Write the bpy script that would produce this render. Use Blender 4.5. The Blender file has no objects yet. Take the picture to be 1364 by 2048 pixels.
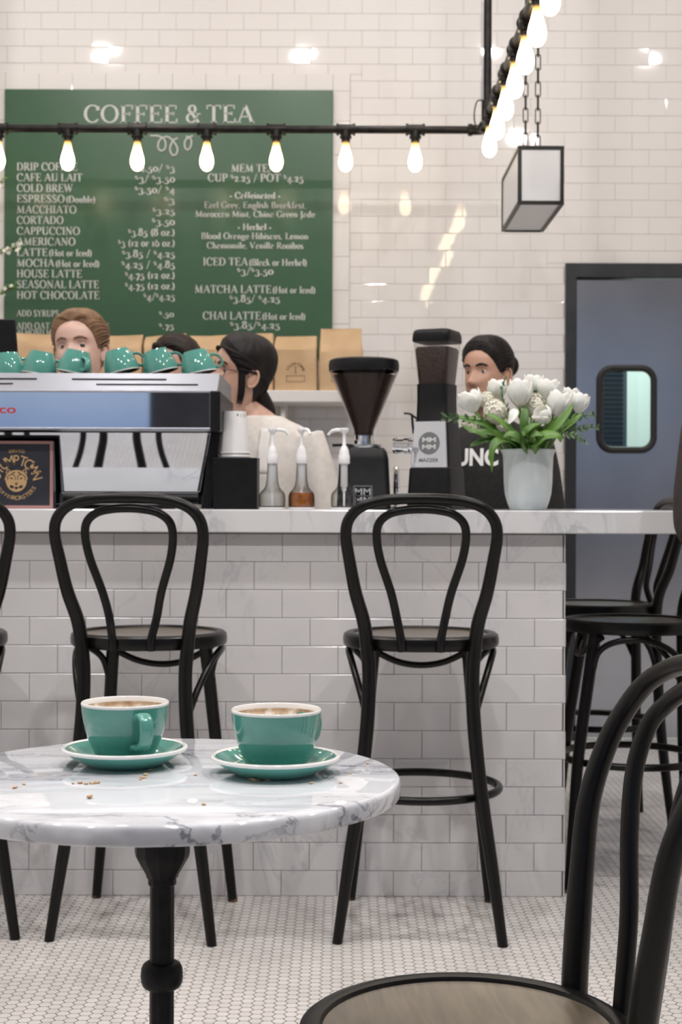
import bpy, bmesh, math, random
from mathutils import Vector, Matrix, Euler, noise as mnoise
random.seed(7)
PI = math.pi
C = bpy.context.scene.collection
scene = bpy.context.scene

# ------------------------------------------------------------------ camera
FPX, CX, HY, CAMZ = 3000.0, 682.0, 1005.0, 1.069
ROLL = math.radians(0.2)
cam_d = bpy.data.cameras.new('camera'); cam = bpy.data.objects.new('camera', cam_d); C.objects.link(cam)
cam.location = (0, 0, CAMZ)
cam.rotation_euler = (Matrix.Rotation(PI/2, 3, 'X') @ Matrix.Rotation(ROLL, 3, 'Z')).to_euler()
cam_d.sensor_width = 36; cam_d.lens = FPX*36/2048; cam_d.shift_y = -(1024-HY)/2048
cam_d.clip_start = .05; cam_d.clip_end = 60
cam_d.dof.use_dof = True; cam_d.dof.focus_distance = 2.2; cam_d.dof.aperture_fstop = 10.5
scene.camera = cam

# ------------------------------------------------------------------ look
vs = scene.view_settings
vs.view_transform = 'Standard'; vs.look = 'None'; vs.gamma = 1; vs.use_curve_mapping = False
vs.exposure = -0.50
scene.cycles.max_bounces = 7; scene.cycles.diffuse_bounces = 4; scene.cycles.glossy_bounces = 4
scene.cycles.transmission_bounces = 6; scene.cycles.transparent_max_bounces = 10
scene.cycles.caustics_reflective = False; scene.cycles.caustics_refractive = False
scene.cycles.sample_clamp_indirect = 4

# ------------------------------------------------------------------ world and lights
w = bpy.data.worlds.new('sky'); scene.world = w; w.use_nodes = True
# overcast street sky: dark street below the horizon, pale band above it, blue-grey higher up
_nt = w.node_tree; _tc = _nt.nodes.new('ShaderNodeTexCoord'); _sp = _nt.nodes.new('ShaderNodeSeparateXYZ'); _mr = _nt.nodes.new('ShaderNodeMapRange'); _rp = _nt.nodes.new('ShaderNodeValToRGB')
_mr.inputs['From Min'].default_value = -.1; _mr.inputs['From Max'].default_value = .3
_nt.links.new(_tc.outputs['Generated'], _sp.inputs[0]); _nt.links.new(_sp.outputs[2], _mr.inputs['Value']); _nt.links.new(_mr.outputs[0], _rp.inputs[0])
_el = _rp.color_ramp.elements
for _ in range(3): _el.new(.5)
for _i, (_p, _c) in enumerate([(.30, (.10, .085, .08)), (.345, (.34, .46, .80)), (.43, (.62, .74, 1)), (.47, (.50, .64, 1)), (.60, (.46, .58, .92))]):
    _el[_i].position = _p; _el[_i].color = (*_c, 1)
_nt.links.new(_rp.outputs[0], _nt.nodes['Background'].inputs[0]); _nt.nodes['Background'].inputs[1].default_value = 1.0
CEIL = 4.2
def area(name, loc, rot, sx, sy, e, col, shape='RECTANGLE', spread=180):
    l = bpy.data.lights.new(name, 'AREA'); l.shape = shape; l.size = sx
    if shape in ('RECTANGLE', 'ELLIPSE'): l.size_y = sy
    l.energy = e; l.color = col; l.spread = math.radians(spread)
    o = bpy.data.objects.new(name, l); C.objects.link(o); o.location = loc; o.rotation_euler = rot
    return o
# daylight enters from the sky through the three street windows behind the camera
# recessed ceiling lamps (their housings are built further down)
LAMPS = [(-2.2, 5.6, 18), (-1.0, 5.6, 18), (.2, 5.6, 18), (1.4, 5.6, 18), (-1.6, 3.2, 34), (-.3, 3.2, 34), (1.0, 3.2, 34), (2.1, 3.2, 34),
         (-1.4, .9, 52), (.1, .9, 52), (1.5, .9, 52)]
for lx, ly, lw in LAMPS:
    area('ceiling_lamp_light', (lx, ly, CEIL-.035), (0, 0, 0), .12, .12, lw, (1, .955, .935) if ly > 5 else (1, .965, .945), 'DISK')

# ------------------------------------------------------------------ pixel -> place
def W(px, py, d):
    x, y = px-CX, py-HY
    ca, sa = math.cos(ROLL), math.sin(ROLL)
    x, y = x*ca+y*sa, -x*sa+y*ca
    return Vector((x/FPX*d, d, CAMZ-y/FPX*d))

# ------------------------------------------------------------------ materials
def mat(name, col=(.8, .8, .8), rough=.5, metal=0, **k):
    m = bpy.data.materials.new(name); m.use_nodes = True
    b = m.node_tree.nodes['Principled BSDF']
    b.inputs['Base Color'].default_value = (*col, 1); b.inputs['Roughness'].default_value = rough
    b.inputs['Metallic'].default_value = metal
    for n, v in k.items(): b.inputs[n.replace('_', ' ')].default_value = v
    return m
def nodes(m): return m.node_tree.nodes, m.node_tree.links, m.node_tree.nodes['Principled BSDF']
def N(m, t, **k):
    n = m.node_tree.nodes.new(t)
    for a, v in k.items(): setattr(n, a, v)
    return n
def ramp(m, stops):
    r = N(m, 'ShaderNodeValToRGB'); e = r.color_ramp.elements
    while len(e) < len(stops): e.new(.5)
    for i, (p, c) in enumerate(stops):
        e[i].position = p; e[i].color = (*c, 1) if len(c) == 3 else c
    return r
def noise_color(m, stops, scale=5, detail=4, stretch=(1, 1, 1), distort=0, rough_var=None, coord='Object', bump=0, rot=(0,0,0)):
    nt, L, b = nodes(m)
    tc = N(m, 'ShaderNodeTexCoord'); mp = N(m, 'ShaderNodeMapping'); mp.inputs['Scale'].default_value = stretch
    mp.inputs['Rotation'].default_value = rot
    nz = N(m, 'ShaderNodeTexNoise'); nz.inputs['Scale'].default_value = scale; nz.inputs['Detail'].default_value = detail
    nz.inputs['Distortion'].default_value = distort
    L.new(tc.outputs[coord], mp.inputs[0]); L.new(mp.outputs[0], nz.inputs['Vector'])
    r = ramp(m, stops); L.new(nz.outputs['Fac'], r.inputs[0]); L.new(r.outputs[0], b.inputs['Base Color'])
    if bump:
        bp = N(m, 'ShaderNodeBump'); bp.inputs['Strength'].default_value = bump; bp.inputs['Distance'].default_value = .002
        L.new(nz.outputs['Fac'], bp.inputs['Height']); L.new(bp.outputs[0], b.inputs['Normal'])
    return m
def marble(name, base, vein, scale=3.0, stretch=(1, 1, 1), rot=(0, 0, 0), rough=.12, amount=.5, wide_k=.35, tw=.022):
    m = mat(name, base, rough); nt, L, b = nodes(m)
    tc = N(m, 'ShaderNodeTexCoord'); mp = N(m, 'ShaderNodeMapping')
    mp.inputs['Scale'].default_value = stretch; mp.inputs['Rotation'].default_value = rot
    L.new(tc.outputs['Object'], mp.inputs[0])
    def vein_fac(sc, dist, width, det=6):
        nz = N(m, 'ShaderNodeTexNoise'); nz.inputs['Scale'].default_value = sc; nz.inputs['Detail'].default_value = det
        nz.inputs['Distortion'].default_value = dist; nz.inputs['Roughness'].default_value = .6
        L.new(mp.outputs[0], nz.inputs['Vector'])
        s = N(m, 'ShaderNodeMath', operation='SUBTRACT'); s.inputs[1].default_value = .5; L.new(nz.outputs['Fac'], s.inputs[0])
        a = N(m, 'ShaderNodeMath', operation='ABSOLUTE'); L.new(s.outputs[0], a.inputs[0])
        mr = N(m, 'ShaderNodeMapRange'); mr.inputs['From Max'].default_value = width
        mr.inputs['To Min'].default_value = 1; mr.inputs['To Max'].default_value = 0; mr.interpolation_type = 'SMOOTHSTEP'
        L.new(a.outputs[0], mr.inputs['Value']); return mr.outputs[0]
    thin = vein_fac(scale, .8, tw); wide = vein_fac(scale*.45, .5, .16, 4)
    msk = N(m, 'ShaderNodeTexNoise'); msk.inputs['Scale'].default_value = scale*.6; L.new(mp.outputs[0], msk.inputs['Vector'])
    mk = N(m, 'ShaderNodeMapRange'); mk.inputs['From Min'].default_value = .42; mk.inputs['From Max'].default_value = .68
    L.new(msk.outputs['Fac'], mk.inputs['Value'])
    t2 = N(m, 'ShaderNodeMath', operation='MULTIPLY'); L.new(thin, t2.inputs[0]); L.new(mk.outputs[0], t2.inputs[1])
    w2 = N(m, 'ShaderNodeMath', operation='MULTIPLY'); L.new(wide, w2.inputs[0]); w2.inputs[1].default_value = wide_k
    if wide_k > .5:
        w3 = N(m, 'ShaderNodeMath', operation='MULTIPLY'); L.new(w2.outputs[0], w3.inputs[0]); L.new(mk.outputs[0], w3.inputs[1]); w2 = w3
    ad = N(m, 'ShaderNodeMath', operation='ADD', use_clamp=True); L.new(t2.outputs[0], ad.inputs[0]); L.new(w2.outputs[0], ad.inputs[1])
    am = N(m, 'ShaderNodeMath', operation='MULTIPLY'); L.new(ad.outputs[0], am.inputs[0]); am.inputs[1].default_value = amount
    mx = N(m, 'ShaderNodeMix', data_type='RGBA'); mx.inputs[6].default_value = (*base, 1); mx.inputs[7].default_value = (*vein, 1)
    L.new(am.outputs[0], mx.inputs[0]); L.new(mx.outputs[2], b.inputs['Base Color'])
    return m
def clear_glass(name, tint=(1, 1, 1), refl=.9, base=.03, edge=None):
    m = bpy.data.materials.new(name); m.use_nodes = True; nt = m.node_tree; nt.nodes.clear()
    o = nt.nodes.new('ShaderNodeOutputMaterial'); mx = nt.nodes.new('ShaderNodeMixShader'); t = nt.nodes.new('ShaderNodeBsdfTransparent')
    g = nt.nodes.new('ShaderNodeBsdfGlossy'); lw = nt.nodes.new('ShaderNodeLayerWeight'); lw.inputs[0].default_value = .5
    pw = nt.nodes.new('ShaderNodeMath'); pw.operation = 'POWER'; pw.inputs[1].default_value = 4; nt.links.new(lw.outputs['Facing'], pw.inputs[0])
    f = nt.nodes.new('ShaderNodeMath'); f.operation = 'MULTIPLY_ADD'; f.inputs[1].default_value = .6; f.inputs[2].default_value = base; nt.links.new(pw.outputs[0], f.inputs[0])
    t.inputs[0].default_value = (*tint, 1)
    if edge:
        p2 = nt.nodes.new('ShaderNodeMath'); p2.operation = 'POWER'; p2.inputs[1].default_value = 1.3; nt.links.new(lw.outputs['Facing'], p2.inputs[0])
        cm = nt.nodes.new('ShaderNodeMix'); cm.data_type = 'RGBA'; cm.inputs[6].default_value = (*tint, 1); cm.inputs[7].default_value = (*edge, 1)
        nt.links.new(p2.outputs[0], cm.inputs[0]); nt.links.new(cm.outputs[2], t.inputs[0])
    g.inputs['Roughness'].default_value = .03; g.inputs[0].default_value = (refl, refl, refl, 1)
    nt.links.new(f.outputs[0], mx.inputs[0]); nt.links.new(t.outputs[0], mx.inputs[1]); nt.links.new(g.outputs[0], mx.inputs[2])
    nt.links.new(mx.outputs[0], o.inputs[0]); return m
def emit(name, col, s):
    m = bpy.data.materials.new(name); m.use_nodes = True; nt = m.node_tree; nt.nodes.clear()
    o = nt.nodes.new('ShaderNodeOutputMaterial'); e = nt.nodes.new('ShaderNodeEmission')
    e.inputs[0].default_value = (*col, 1); e.inputs[1].default_value = s; nt.links.new(e.outputs[0], o.inputs[0]); return m

M = {}
M['tile'] = noise_color(mat('white_wall_tile', (.80, .77, .74), .035, 0, Specular_IOR_Level=.75), [(.3, (.77, .735, .71)), (.7, (.81, .78, .755))], 1.3, 2)
M['grout'] = noise_color(mat('wall_grout', (.5, .46, .42), .9), [(.3, (.48, .44, .40)), (.7, (.58, .54, .50))], 3)
M['ctile'] = marble('carrara_counter_tile', (.72, .70, .70), (.50, .51, .56), 4.0, (1, 1, .7), (0, .5, 0), .16, .6)
M['cgrout'] = mat('counter_grout', (.26, .24, .21), .9)
M['counter_marble'] = marble('counter_marble', (.76, .76, .77), (.38, .39, .43), 4.0, (1.6, 1, .7), (0, .8, .2), .12, .62, .6, .04)
M['table_marble'] = marble('table_marble', (.74, .755, .80), (.12, .135, .18), 15, (.45, 1.6, .8), (0, .5, .12), .03, .85, .55, .024)
M['table_marble'].node_tree.nodes['Principled BSDF'].inputs['Coat Weight'].default_value = .15
M['table_marble'].node_tree.nodes['Principled BSDF'].inputs['Coat Roughness'].default_value = .012
M['black'] = noise_color(mat('black_lacquer', (.004, .004, .004), .30, 0, Specular_IOR_Level=.28), [(.3, (.003, .003, .003)), (.7, (.006, .0055, .005))], 8)
M['seat'] = noise_color(mat('black_stained_seat', (.03, .026, .02), .34, 0, Specular_IOR_Level=1.0, Coat_Weight=.7, Coat_Roughness=.30), [(.35, (.065, .046, .024)), (.65, (.135, .098, .055))], 12, 6, (1, 9, 1))
M['footpad'] = mat('worn_foot', (.16, .09, .05), .7)
M['iron'] = noise_color(mat('cast_iron', (.006, .006, .007), .5, 0, Specular_IOR_Level=.2), [(.3, (.004, .004, .005)), (.7, (.010, .010, .011))], 60, 2, bump=.15)
M['teal'] = noise_color(mat('teal_glaze', (.10, .34, .28), .06, Coat_Weight=.4), [(.3, (.088, .30, .25)), (.7, (.112, .36, .30))], 6)
M['cream'] = mat('white_glaze', (.86, .85, .83), .12)
M['foam'] = noise_color(mat('coffee_foam', (.5, .35, .22), .5), [(.35, (.42, .27, .15)), (.55, (.62, .48, .34)), (.68, (.88, .84, .78))], 70, 5)
M['crumb'] = noise_color(mat('pastry_crumb', (.60, .42, .24), .9), [(.3, (.42, .25, .11)), (.7, (.78, .60, .40))], 200)
M['pipe'] = noise_color(mat('black_iron_pipe', (.02, .018, .016), .35, .6), [(.3, (.012, .011, .010)), (.7, (.035, .030, .026))], 30)
M['chrome'] = mat('chrome', (.86, .87, .9), .07, 1)
M['mirror'] = noise_color(mat('polished_steel', (.72, .75, .8), .03, 1), [(.3, (.66, .69, .75)), (.7, (.76, .79, .84))], 2)
M['steel'] = noise_color(mat('satin_steel', (.62, .63, .67), .28, 1), [(.3, (.58, .59, .64)), (.7, (.68, .69, .73))], 40, 3, (1, 30, 30))
M['door_steel'] = noise_color(mat('brushed_door_steel', (.5, .51, .52), .21, 1), [(.3, (.52, .52, .53)), (.7, (.62, .62, .63))], 3, 4, (1, 1, 1))
M['door_frame'] = noise_color(mat('dark_door_frame', (.018, .02, .026), .4), [(.3, (.015, .017, .022)), (.7, (.024, .027, .033))], 20)
M['rubber'] = mat('black_rubber', (.012, .012, .012), .5)
M['plastic_black'] = noise_color(mat('matte_black_plastic', (.006, .006, .007), .42, 0, Specular_IOR_Level=.25), [(.3, (.005, .005, .006)), (.7, (.009, .009, .010))], 40)
M['plastic_white'] = mat('white_plastic', (.84, .84, .85), .35)
M['paper'] = mat('white_paper', (.84, .83, .83), .6)
M['kraft'] = noise_color(mat('kraft_paper', (.56, .37, .20), .62), [(.3, (.52, .34, .185)), (.7, (.62, .43, .25))], 7, 5, bump=.25)
M['ink'] = mat('dark_print', (.05, .035, .025), .7)
M['green'] = noise_color(mat('menu_green', (.035, .115, .062), .26), [(.3, (.042, .100, .054)), (.7, (.052, .118, .064))], 2)
M['letter'] = mat('menu_letter_white', (.56, .57, .54), .5)
M['shelf'] = mat('white_painted_shelf', (.80, .78, .76), .4)
M['gold'] = mat('gold_ink', (.62, .40, .19), .5)
M['navy'] = noise_color(mat('navy_sign', (.02, .022, .032), .5), [(.3, (.016, .018, .028)), (.7, (.026, .028, .04))], 15)
M['pink'] = mat('pink_sign_border', (.45, .24, .23), .5)
M['red'] = mat('red_badge', (.55, .03, .03), .4)
M['grey_print'] = mat('silver_print', (.45, .46, .48), .35, .3)
M['badge'] = mat('dark_badge', (.16, .17, .18), .5)
M['white_print'] = mat('white_print', (.78, .77, .77), .6)
M['glass'] = clear_glass('clear_glass', (.95, .97, .97))
M['smoke'] = clear_glass('hopper_plastic', (.92, .90, .90), .9, .008)
M['bottle'] = clear_glass('bottle_glass', (.96, .97, .97), .9, .03, (.10, .10, .075))
M['tray'] = noise_color(mat('cup_tray_steel', (.34, .35, .39), .42, 1), [(.3, (.33, .34, .38)), (.7, (.37, .38, .42))], 40, 3, (1, 30, 30))
M['window_glass'] = clear_glass('door_window_glass', (.86, .95, .93))
M['frost'] = mat('frosted_vase_glass', (.86, .94, .96), .26, 0, Transmission_Weight=.35, Specular_IOR_Level=.6)
M['syrup'] = noise_color(mat('amber_syrup', (.32, .09, .015), .08, 0, Coat_Weight=.5), [(.3, (.16, .04, .006)), (.7, (.42, .13, .02))], 25)
M['clear_syrup'] = mat('clear_syrup', (.36, .34, .32), .08, 0, Transmission_Weight=.7)
M['bean'] = noise_color(mat('coffee_beans', (.018, .010, .007), .4), [(.3, (.008, .005, .004)), (.6, (.035, .018, .012))], 160, 3, bump=1)
M['lantern_glass'] = mat('opal_lantern_glass', (.78, .78, .80), .3, 0, Transmission_Weight=.15)
M['lantern_frame'] = mat('bronze_black_frame', (.02, .02, .018), .4, .4)
M['petal'] = noise_color(mat('white_petal', (.86, .85, .79), .5, 0, Subsurface_Weight=.15), [(.3, (.82, .80, .72)), (.7, (.90, .89, .85))], 20, 3, (1, 1, .3))
M['floret'] = mat('cream_floret', (.84, .82, .70), .6)
M['leaf'] = noise_color(mat('tulip_leaf', (.10, .24, .035), .42), [(.3, (.04, .11, .016)), (.7, (.13, .27, .04))], 9, 3, (1, 1, 1))
M['stem'] = mat('green_stem', (.16, .33, .06), .5)
M['sprig'] = noise_color(mat('dark_sprig_leaf', (.05, .11, .035), .5), [(.3, (.035, .08, .025)), (.7, (.08, .16, .05))], 20)
M['twig'] = mat('brown_twig', (.10, .06, .035), .8)
M['skin_a'] = noise_color(mat('fair_skin', (.72, .47, .38), .45, 0, Subsurface_Weight=.08), [(.3, (.68, .42, .34)), (.7, (.76, .51, .42))], 14)
M['skin_b'] = noise_color(mat('light_skin', (.62, .37, .27), .42, 0, Subsurface_Weight=.08), [(.3, (.58, .33, .24)), (.7, (.66, .41, .31))], 14)
M['skin_c'] = noise_color(mat('tan_skin', (.50, .29, .20), .42, 0, Subsurface_Weight=.08), [(.3, (.46, .26, .18)), (.7, (.55, .32, .23))], 14)
M['lip'] = mat('lip', (.48, .19, .17), .4)
M['eyewhite'] = mat('eye_white', (.50, .47, .45), .4)
M['iris'] = mat('dark_iris', (.025, .018, .016), .3)
def hairmat(n, a, b): return noise_color(mat(n, a, .5, 0, Specular_IOR_Level=.25), [(.3, a), (.7, b)], 55, 4, (1, 1, .12), bump=.5)
M['blonde'] = hairmat('dark_blonde_hair', (.16, .085, .045), (.27, .155, .085))
M['darkhair'] = hairmat('dark_brown_hair', (.014, .008, .006), (.03, .017, .012))
M['blackhair'] = hairmat('black_hair', (.007, .005, .005), (.016, .012, .011))
M['cloth_cream'] = noise_color(mat('cream_cotton', (.74, .69, .63), .85), [(.3, (.70, .65, .60)), (.7, (.78, .73, .68))], 60, 3, bump=.1)
M['cloth_white'] = mat('white_apron_cotton', (.80, .77, .73), .85)
M['cloth_black'] = noise_color(mat('black_cotton', (.016, .014, .015), .85), [(.3, (.012, .011, .012)), (.7, (.022, .020, .020))], 60, 3)
M['cloth_brown'] = noise_color(mat('dark_brown_jacket', (.03, .022, .022), .8), [(.3, (.022, .016, .017)), (.7, (.042, .031, .030))], 40, 3, bump=.3)
M['denim'] = mat('dark_trousers', (.03, .035, .05), .85)
M['plaster'] = noise_color(mat('white_plaster', (.78, .76, .74), .8), [(.3, (.75, .73, .71)), (.7, (.80, .78, .76))], 4)
M['back_room'] = mat('pale_back_room_wall', (.78, .83, .81), .6)
M['louvre'] = mat('dark_louvre', (.035, .055, .065), .5)
M['added_dark'] = noise_color(mat('added_dark_pillar', (.03, .03, .045), .6), [(.3, (.02, .02, .03)), (.7, (.045, .045, .06))], 6)
M['lamp_lens'] = emit('ceiling_lamp_lens', (1, .93, .85), 5)
M['filament'] = emit('filament', (1, .66, .28), 60)

# Edison bulb: the glowing envelope is hottest at its belly, dim and amber at its neck
def bulb_mat():
    m = bpy.data.materials.new('glowing_edison_bulb'); m.use_nodes = True; nt = m.node_tree; nt.nodes.clear()
    o = nt.nodes.new('ShaderNodeOutputMaterial'); e = nt.nodes.new('ShaderNodeEmission')
    tc = nt.nodes.new('ShaderNodeTexCoord'); sp = nt.nodes.new('ShaderNodeSeparateXYZ')
    nk = nt.nodes.new('ShaderNodeMapRange'); r = nt.nodes.new('ShaderNodeValToRGB'); mu = nt.nodes.new('ShaderNodeMath'); mu.operation = 'MULTIPLY'; mu.inputs[1].default_value = 12.5
    nk.inputs['From Min'].default_value = -.056; nk.inputs['From Max'].default_value = -.004; nk.inputs['To Min'].default_value = 1; nk.inputs['To Max'].default_value = .05
    el = r.color_ramp.elements; el[0].position = .1; el[0].color = (1, .56, .16, 1); el[1].position = 1; el[1].color = (1, .82, .54, 1)
    nt.links.new(tc.outputs['Object'], sp.inputs[0]); nt.links.new(sp.outputs[2], nk.inputs['Value']); nt.links.new(nk.outputs[0], mu.inputs[0]); nt.links.new(nk.outputs[0], r.inputs[0])
    nt.links.new(r.outputs[0], e.inputs[0]); nt.links.new(mu.outputs[0], e.inputs[1]); nt.links.new(e.outputs[0], o.inputs[0])
    return m
M['bulb'] = bulb_mat()

# hexagon mosaic floor
def hex_floor():
    m = mat('hex_mosaic', (.7, .68, .66), .22); nt, L, b = nodes(m)
    P = .0275                                            # flat-to-flat pitch, metres
    g = N(m, 'ShaderNodeNewGeometry')
    def vm(op, a=None, bb=None):
        n = N(m, 'ShaderNodeVectorMath', operation=op)
        for i, q in enumerate((a, bb)):
            if q is None: continue
            if isinstance(q, tuple): n.inputs[i].default_value = q
            else: L.new(q, n.inputs[i])
        return n
    def mm(op, a, bb=None):
        n = N(m, 'ShaderNodeMath', operation=op)
        for i, q in enumerate((a, bb)):
            if q is None: continue
            if isinstance(q, (int, float)): n.inputs[i].default_value = q
            else: L.new(q, n.inputs[i])
        return n.outputs[0]
    R3 = math.sqrt(3)
    p0 = vm('MULTIPLY', g.outputs['Position'], (1/P, 1/P, 0)).outputs[0]
    p = vm('ADD', p0, (400.3, 400.1, 0)).outputs[0]
    r = (R3, 1.0, 1.0); h = (R3/2, .5, 0)
    a = vm('SUBTRACT', vm('MODULO', p, r).outputs[0], h).outputs[0]
    bb = vm('SUBTRACT', vm('MODULO', vm('SUBTRACT', p, h).outputs[0], r).outputs[0], h).outputs[0]
    da = vm('DOT_PRODUCT', a, a).outputs['Value']; db = vm('DOT_PRODUCT', bb, bb).outputs['Value']
    lt = mm('LESS_THAN', da, db)
    mx = N(m, 'ShaderNodeMix', data_type='VECTOR'); L.new(lt, mx.inputs[0]); L.new(bb, mx.inputs[4]); L.new(a, mx.inputs[5])
    gv = mx.outputs[1]
    ab = vm('ABSOLUTE', gv).outputs[0]
    d1 = vm('DOT_PRODUCT', ab, (R3/2, .5, 0)).outputs['Value']
    sp = N(m, 'ShaderNodeSeparateXYZ'); L.new(ab, sp.inputs[0])
    dist = mm('MAXIMUM', d1, sp.outputs[1])              # .5 at the tile edge
    gm = N(m, 'ShaderNodeMapRange'); gm.inputs['From Min'].default_value = .455; gm.inputs['From Max'].default_value = .472
    L.new(dist, gm.inputs['Value'])
    cell = vm('SUBTRACT', p, gv).outputs[0]
    wn = N(m, 'ShaderNodeTexWhiteNoise'); wn.noise_dimensions = '3D'
    rr = vm('FLOOR', vm('ADD', vm('MULTIPLY', cell, (4/R3, 4, 0)).outputs[0], (.5, .5, 0)).outputs[0])
    L.new(rr.outputs[0], wn.inputs[0])
    tr = ramp(m, [(0, (.70, .665, .635)), (.5, (.735, .70, .67)), (1, (.77, .735, .705))]); L.new(wn.outputs['Value'], tr.inputs[0])
    big = N(m, 'ShaderNodeTexNoise'); big.inputs['Scale'].default_value = 2.2; big.inputs['Detail'].default_value = 4
    L.new(g.outputs['Position'], big.inputs['Vector'])
    bmx = N(m, 'ShaderNodeMix', data_type='RGBA', blend_type='MULTIPLY'); bmx.inputs[0].default_value = 1
    br = ramp(m, [(.35, (.88, .88, .88)), (.6, (1, 1, 1))]); L.new(big.outputs['Fac'], br.inputs[0])
    L.new(tr.outputs[0], bmx.inputs[6]); L.new(br.outputs[0], bmx.inputs[7])
    fm = N(m, 'ShaderNodeMix', data_type='RGBA'); L.new(gm.outputs[0], fm.inputs[0]); L.new(bmx.outputs[2], fm.inputs[6])
    fm.inputs[7].default_value = (.085, .075, .062, 1); L.new(fm.outputs[2], b.inputs['Base Color'])
    rm = N(m, 'ShaderNodeMapRange'); rm.inputs['To Min'].default_value = .25; rm.inputs['To Max'].default_value = .9
    L.new(gm.outputs[0], rm.inputs['Value']); L.new(rm.outputs[0], b.inputs['Roughness'])
    bp = N(m, 'ShaderNodeBump'); bp.inputs['Distance'].default_value = .0012; bp.invert = True; bp.inputs['Strength'].default_value = .6
    L.new(gm.outputs[0], bp.inputs['Height']); L.new(bp.outputs[0], b.inputs['Normal'])
    return m
M['hex'] = hex_floor()

# ------------------------------------------------------------------ mesh building
class MB:
    def __init__(s): s.v, s.f, s.m = [], [], []
    def add(s, vs, fs, mi=0):
        o = len(s.v); s.v += [Vector(p) for p in vs]; s.f += [tuple(i+o for i in f) for f in fs]; s.m += [mi]*len(fs); return s
    def box(s, a, b, mi=0):
        x0, y0, z0 = a; x1, y1, z1 = b
        return s.add([(x0,y0,z0),(x1,y0,z0),(x1,y1,z0),(x0,y1,z0),(x0,y0,z1),(x1,y0,z1),(x1,y1,z1),(x0,y1,z1)],
                     [(0,3,2,1),(4,5,6,7),(0,1,5,4),(1,2,6,5),(2,3,7,6),(3,0,4,7)], mi)
    def prism(s, poly, axis, t0, t1, mi=0):
        """poly: 2D outline; axis 'x','y','z' of extrusion"""
        f = {'x': lambda p, t: (t, p[0], p[1]), 'y': lambda p, t: (p[0], t, p[1]), 'z': lambda p, t: (p[0], p[1], t)}[axis]
        n = len(poly); vs = [f(p, t0) for p in poly]+[f(p, t1) for p in poly]
        return s.add(vs, [tuple(range(n))[::-1], tuple(range(n, 2*n))]+[(i, (i+1) % n, (i+1) % n+n, i+n) for i in range(n)], mi)
    def loft(s, rings, cap0=True, cap1=True, closed=False, mi=0):
        n = len(rings[0]); vs = [p for r in rings for p in r]; k = len(rings)
        assert all(len(r) == n for r in rings)
        fs = []
        for j in range(k if closed else k-1):
            j2 = (j+1) % k
            fs += [(j*n+i, j*n+(i+1) % n, j2*n+(i+1) % n, j2*n+i) for i in range(n)]
        if cap0 and not closed: fs.append(tuple(range(n))[::-1])
        if cap1 and not closed: fs.append(tuple(range((k-1)*n, k*n)))
        return s.add(vs, fs, mi)
    def tube(s, path, rad, seg=12, closed=False, caps=True, mi=0, flat=None):
        P = [Vector(p) for p in path]; n = len(P); R = rad if isinstance(rad, (list, tuple)) else [rad]*n
        T = []
        for i in range(n):
            a = P[(i-1) % n] if (closed or i > 0) else P[i]; b = P[(i+1) % n] if (closed or i < n-1) else P[i]
            T.append((b-a).normalized())
        up = Vector((0, 0, 1)) if abs(T[0].z) < .9 else Vector((0, 1, 0))
        u = T[0].cross(up).normalized(); rings = []
        for i in range(n):
            u = (u-T[i]*u.dot(T[i])).normalized(); vv = T[i].cross(u)
            k = flat or 1
            rings.append([P[i]+u*(R[i]*math.cos(2*PI*q/seg))+vv*(R[i]*k*math.sin(2*PI*q/seg)) for q in range(seg)])
        return s.loft(rings, caps, caps, closed, mi)
    def lathe(s, prof, c=(0, 0, 0), seg=40, caps=(False, False), mi=0, sx=1, sy=1):
        rings = [[(c[0]+r*math.cos(2*PI*q/seg)*sx, c[1]+r*math.sin(2*PI*q/seg)*sy, c[2]+z) for q in range(seg)] for r, z in prof]
        return s.loft(rings, caps[0], caps[1], False, mi)
    def ball(s, c, r, seg=16, rings=10, mi=0, sc=(1, 1, 1), rot=None):
        vs = []; fs = []
        for j in range(rings+1):
            t = PI*j/rings
            for q in range(seg):
                p = Vector((r*math.sin(t)*math.cos(2*PI*q/seg)*sc[0], r*math.sin(t)*math.sin(2*PI*q/seg)*sc[1], r*math.cos(t)*sc[2]))
                if rot: p = rot @ p
                vs.append(p+Vector(c))
        for j in range(rings):
            fs += [(j*seg+q, (j+1)*seg+q, (j+1)*seg+(q+1) % seg, j*seg+(q+1) % seg) for q in range(seg)]
        return s.add(vs, fs, mi)
    def xf(s, Mx): s.v = [Mx @ p for p in s.v]; return s
    def join(s, o):
        k = len(s.v); s.v += o.v; s.f += [tuple(i+k for i in f) for f in o.f]; s.m += o.m; return s
def cr(pts, n=10, closed=False):
    """Catmull-Rom through the points"""
    P = [Vector(p) for p in pts]; k = len(P); out = []
    for i in range(k if closed else k-1):
        if closed: a, b, c, d = P[(i-1) % k], P[i], P[(i+1) % k], P[(i+2) % k]
        else:
            b, c = P[i], P[i+1]; a = P[i-1] if i else b*2-c; d = P[i+2] if i+2 < k else c*2-b
        for q in range(n):
            t = q/n; out.append(.5*((2*b)+(c-a)*t+(2*a-5*b+4*c-d)*t*t+(3*b-a-3*c+d)*t**3))
    if not closed: out.append(P[-1])
    return out
def lerp_list(vals, n):
    """n samples of a piecewise-linear list"""
    out = []
    for i in range(n):
        t = i/(n-1)*(len(vals)-1); a = min(int(t), len(vals)-2); out.append(vals[a]+(vals[a+1]-vals[a])*(t-a))
    return out
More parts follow.
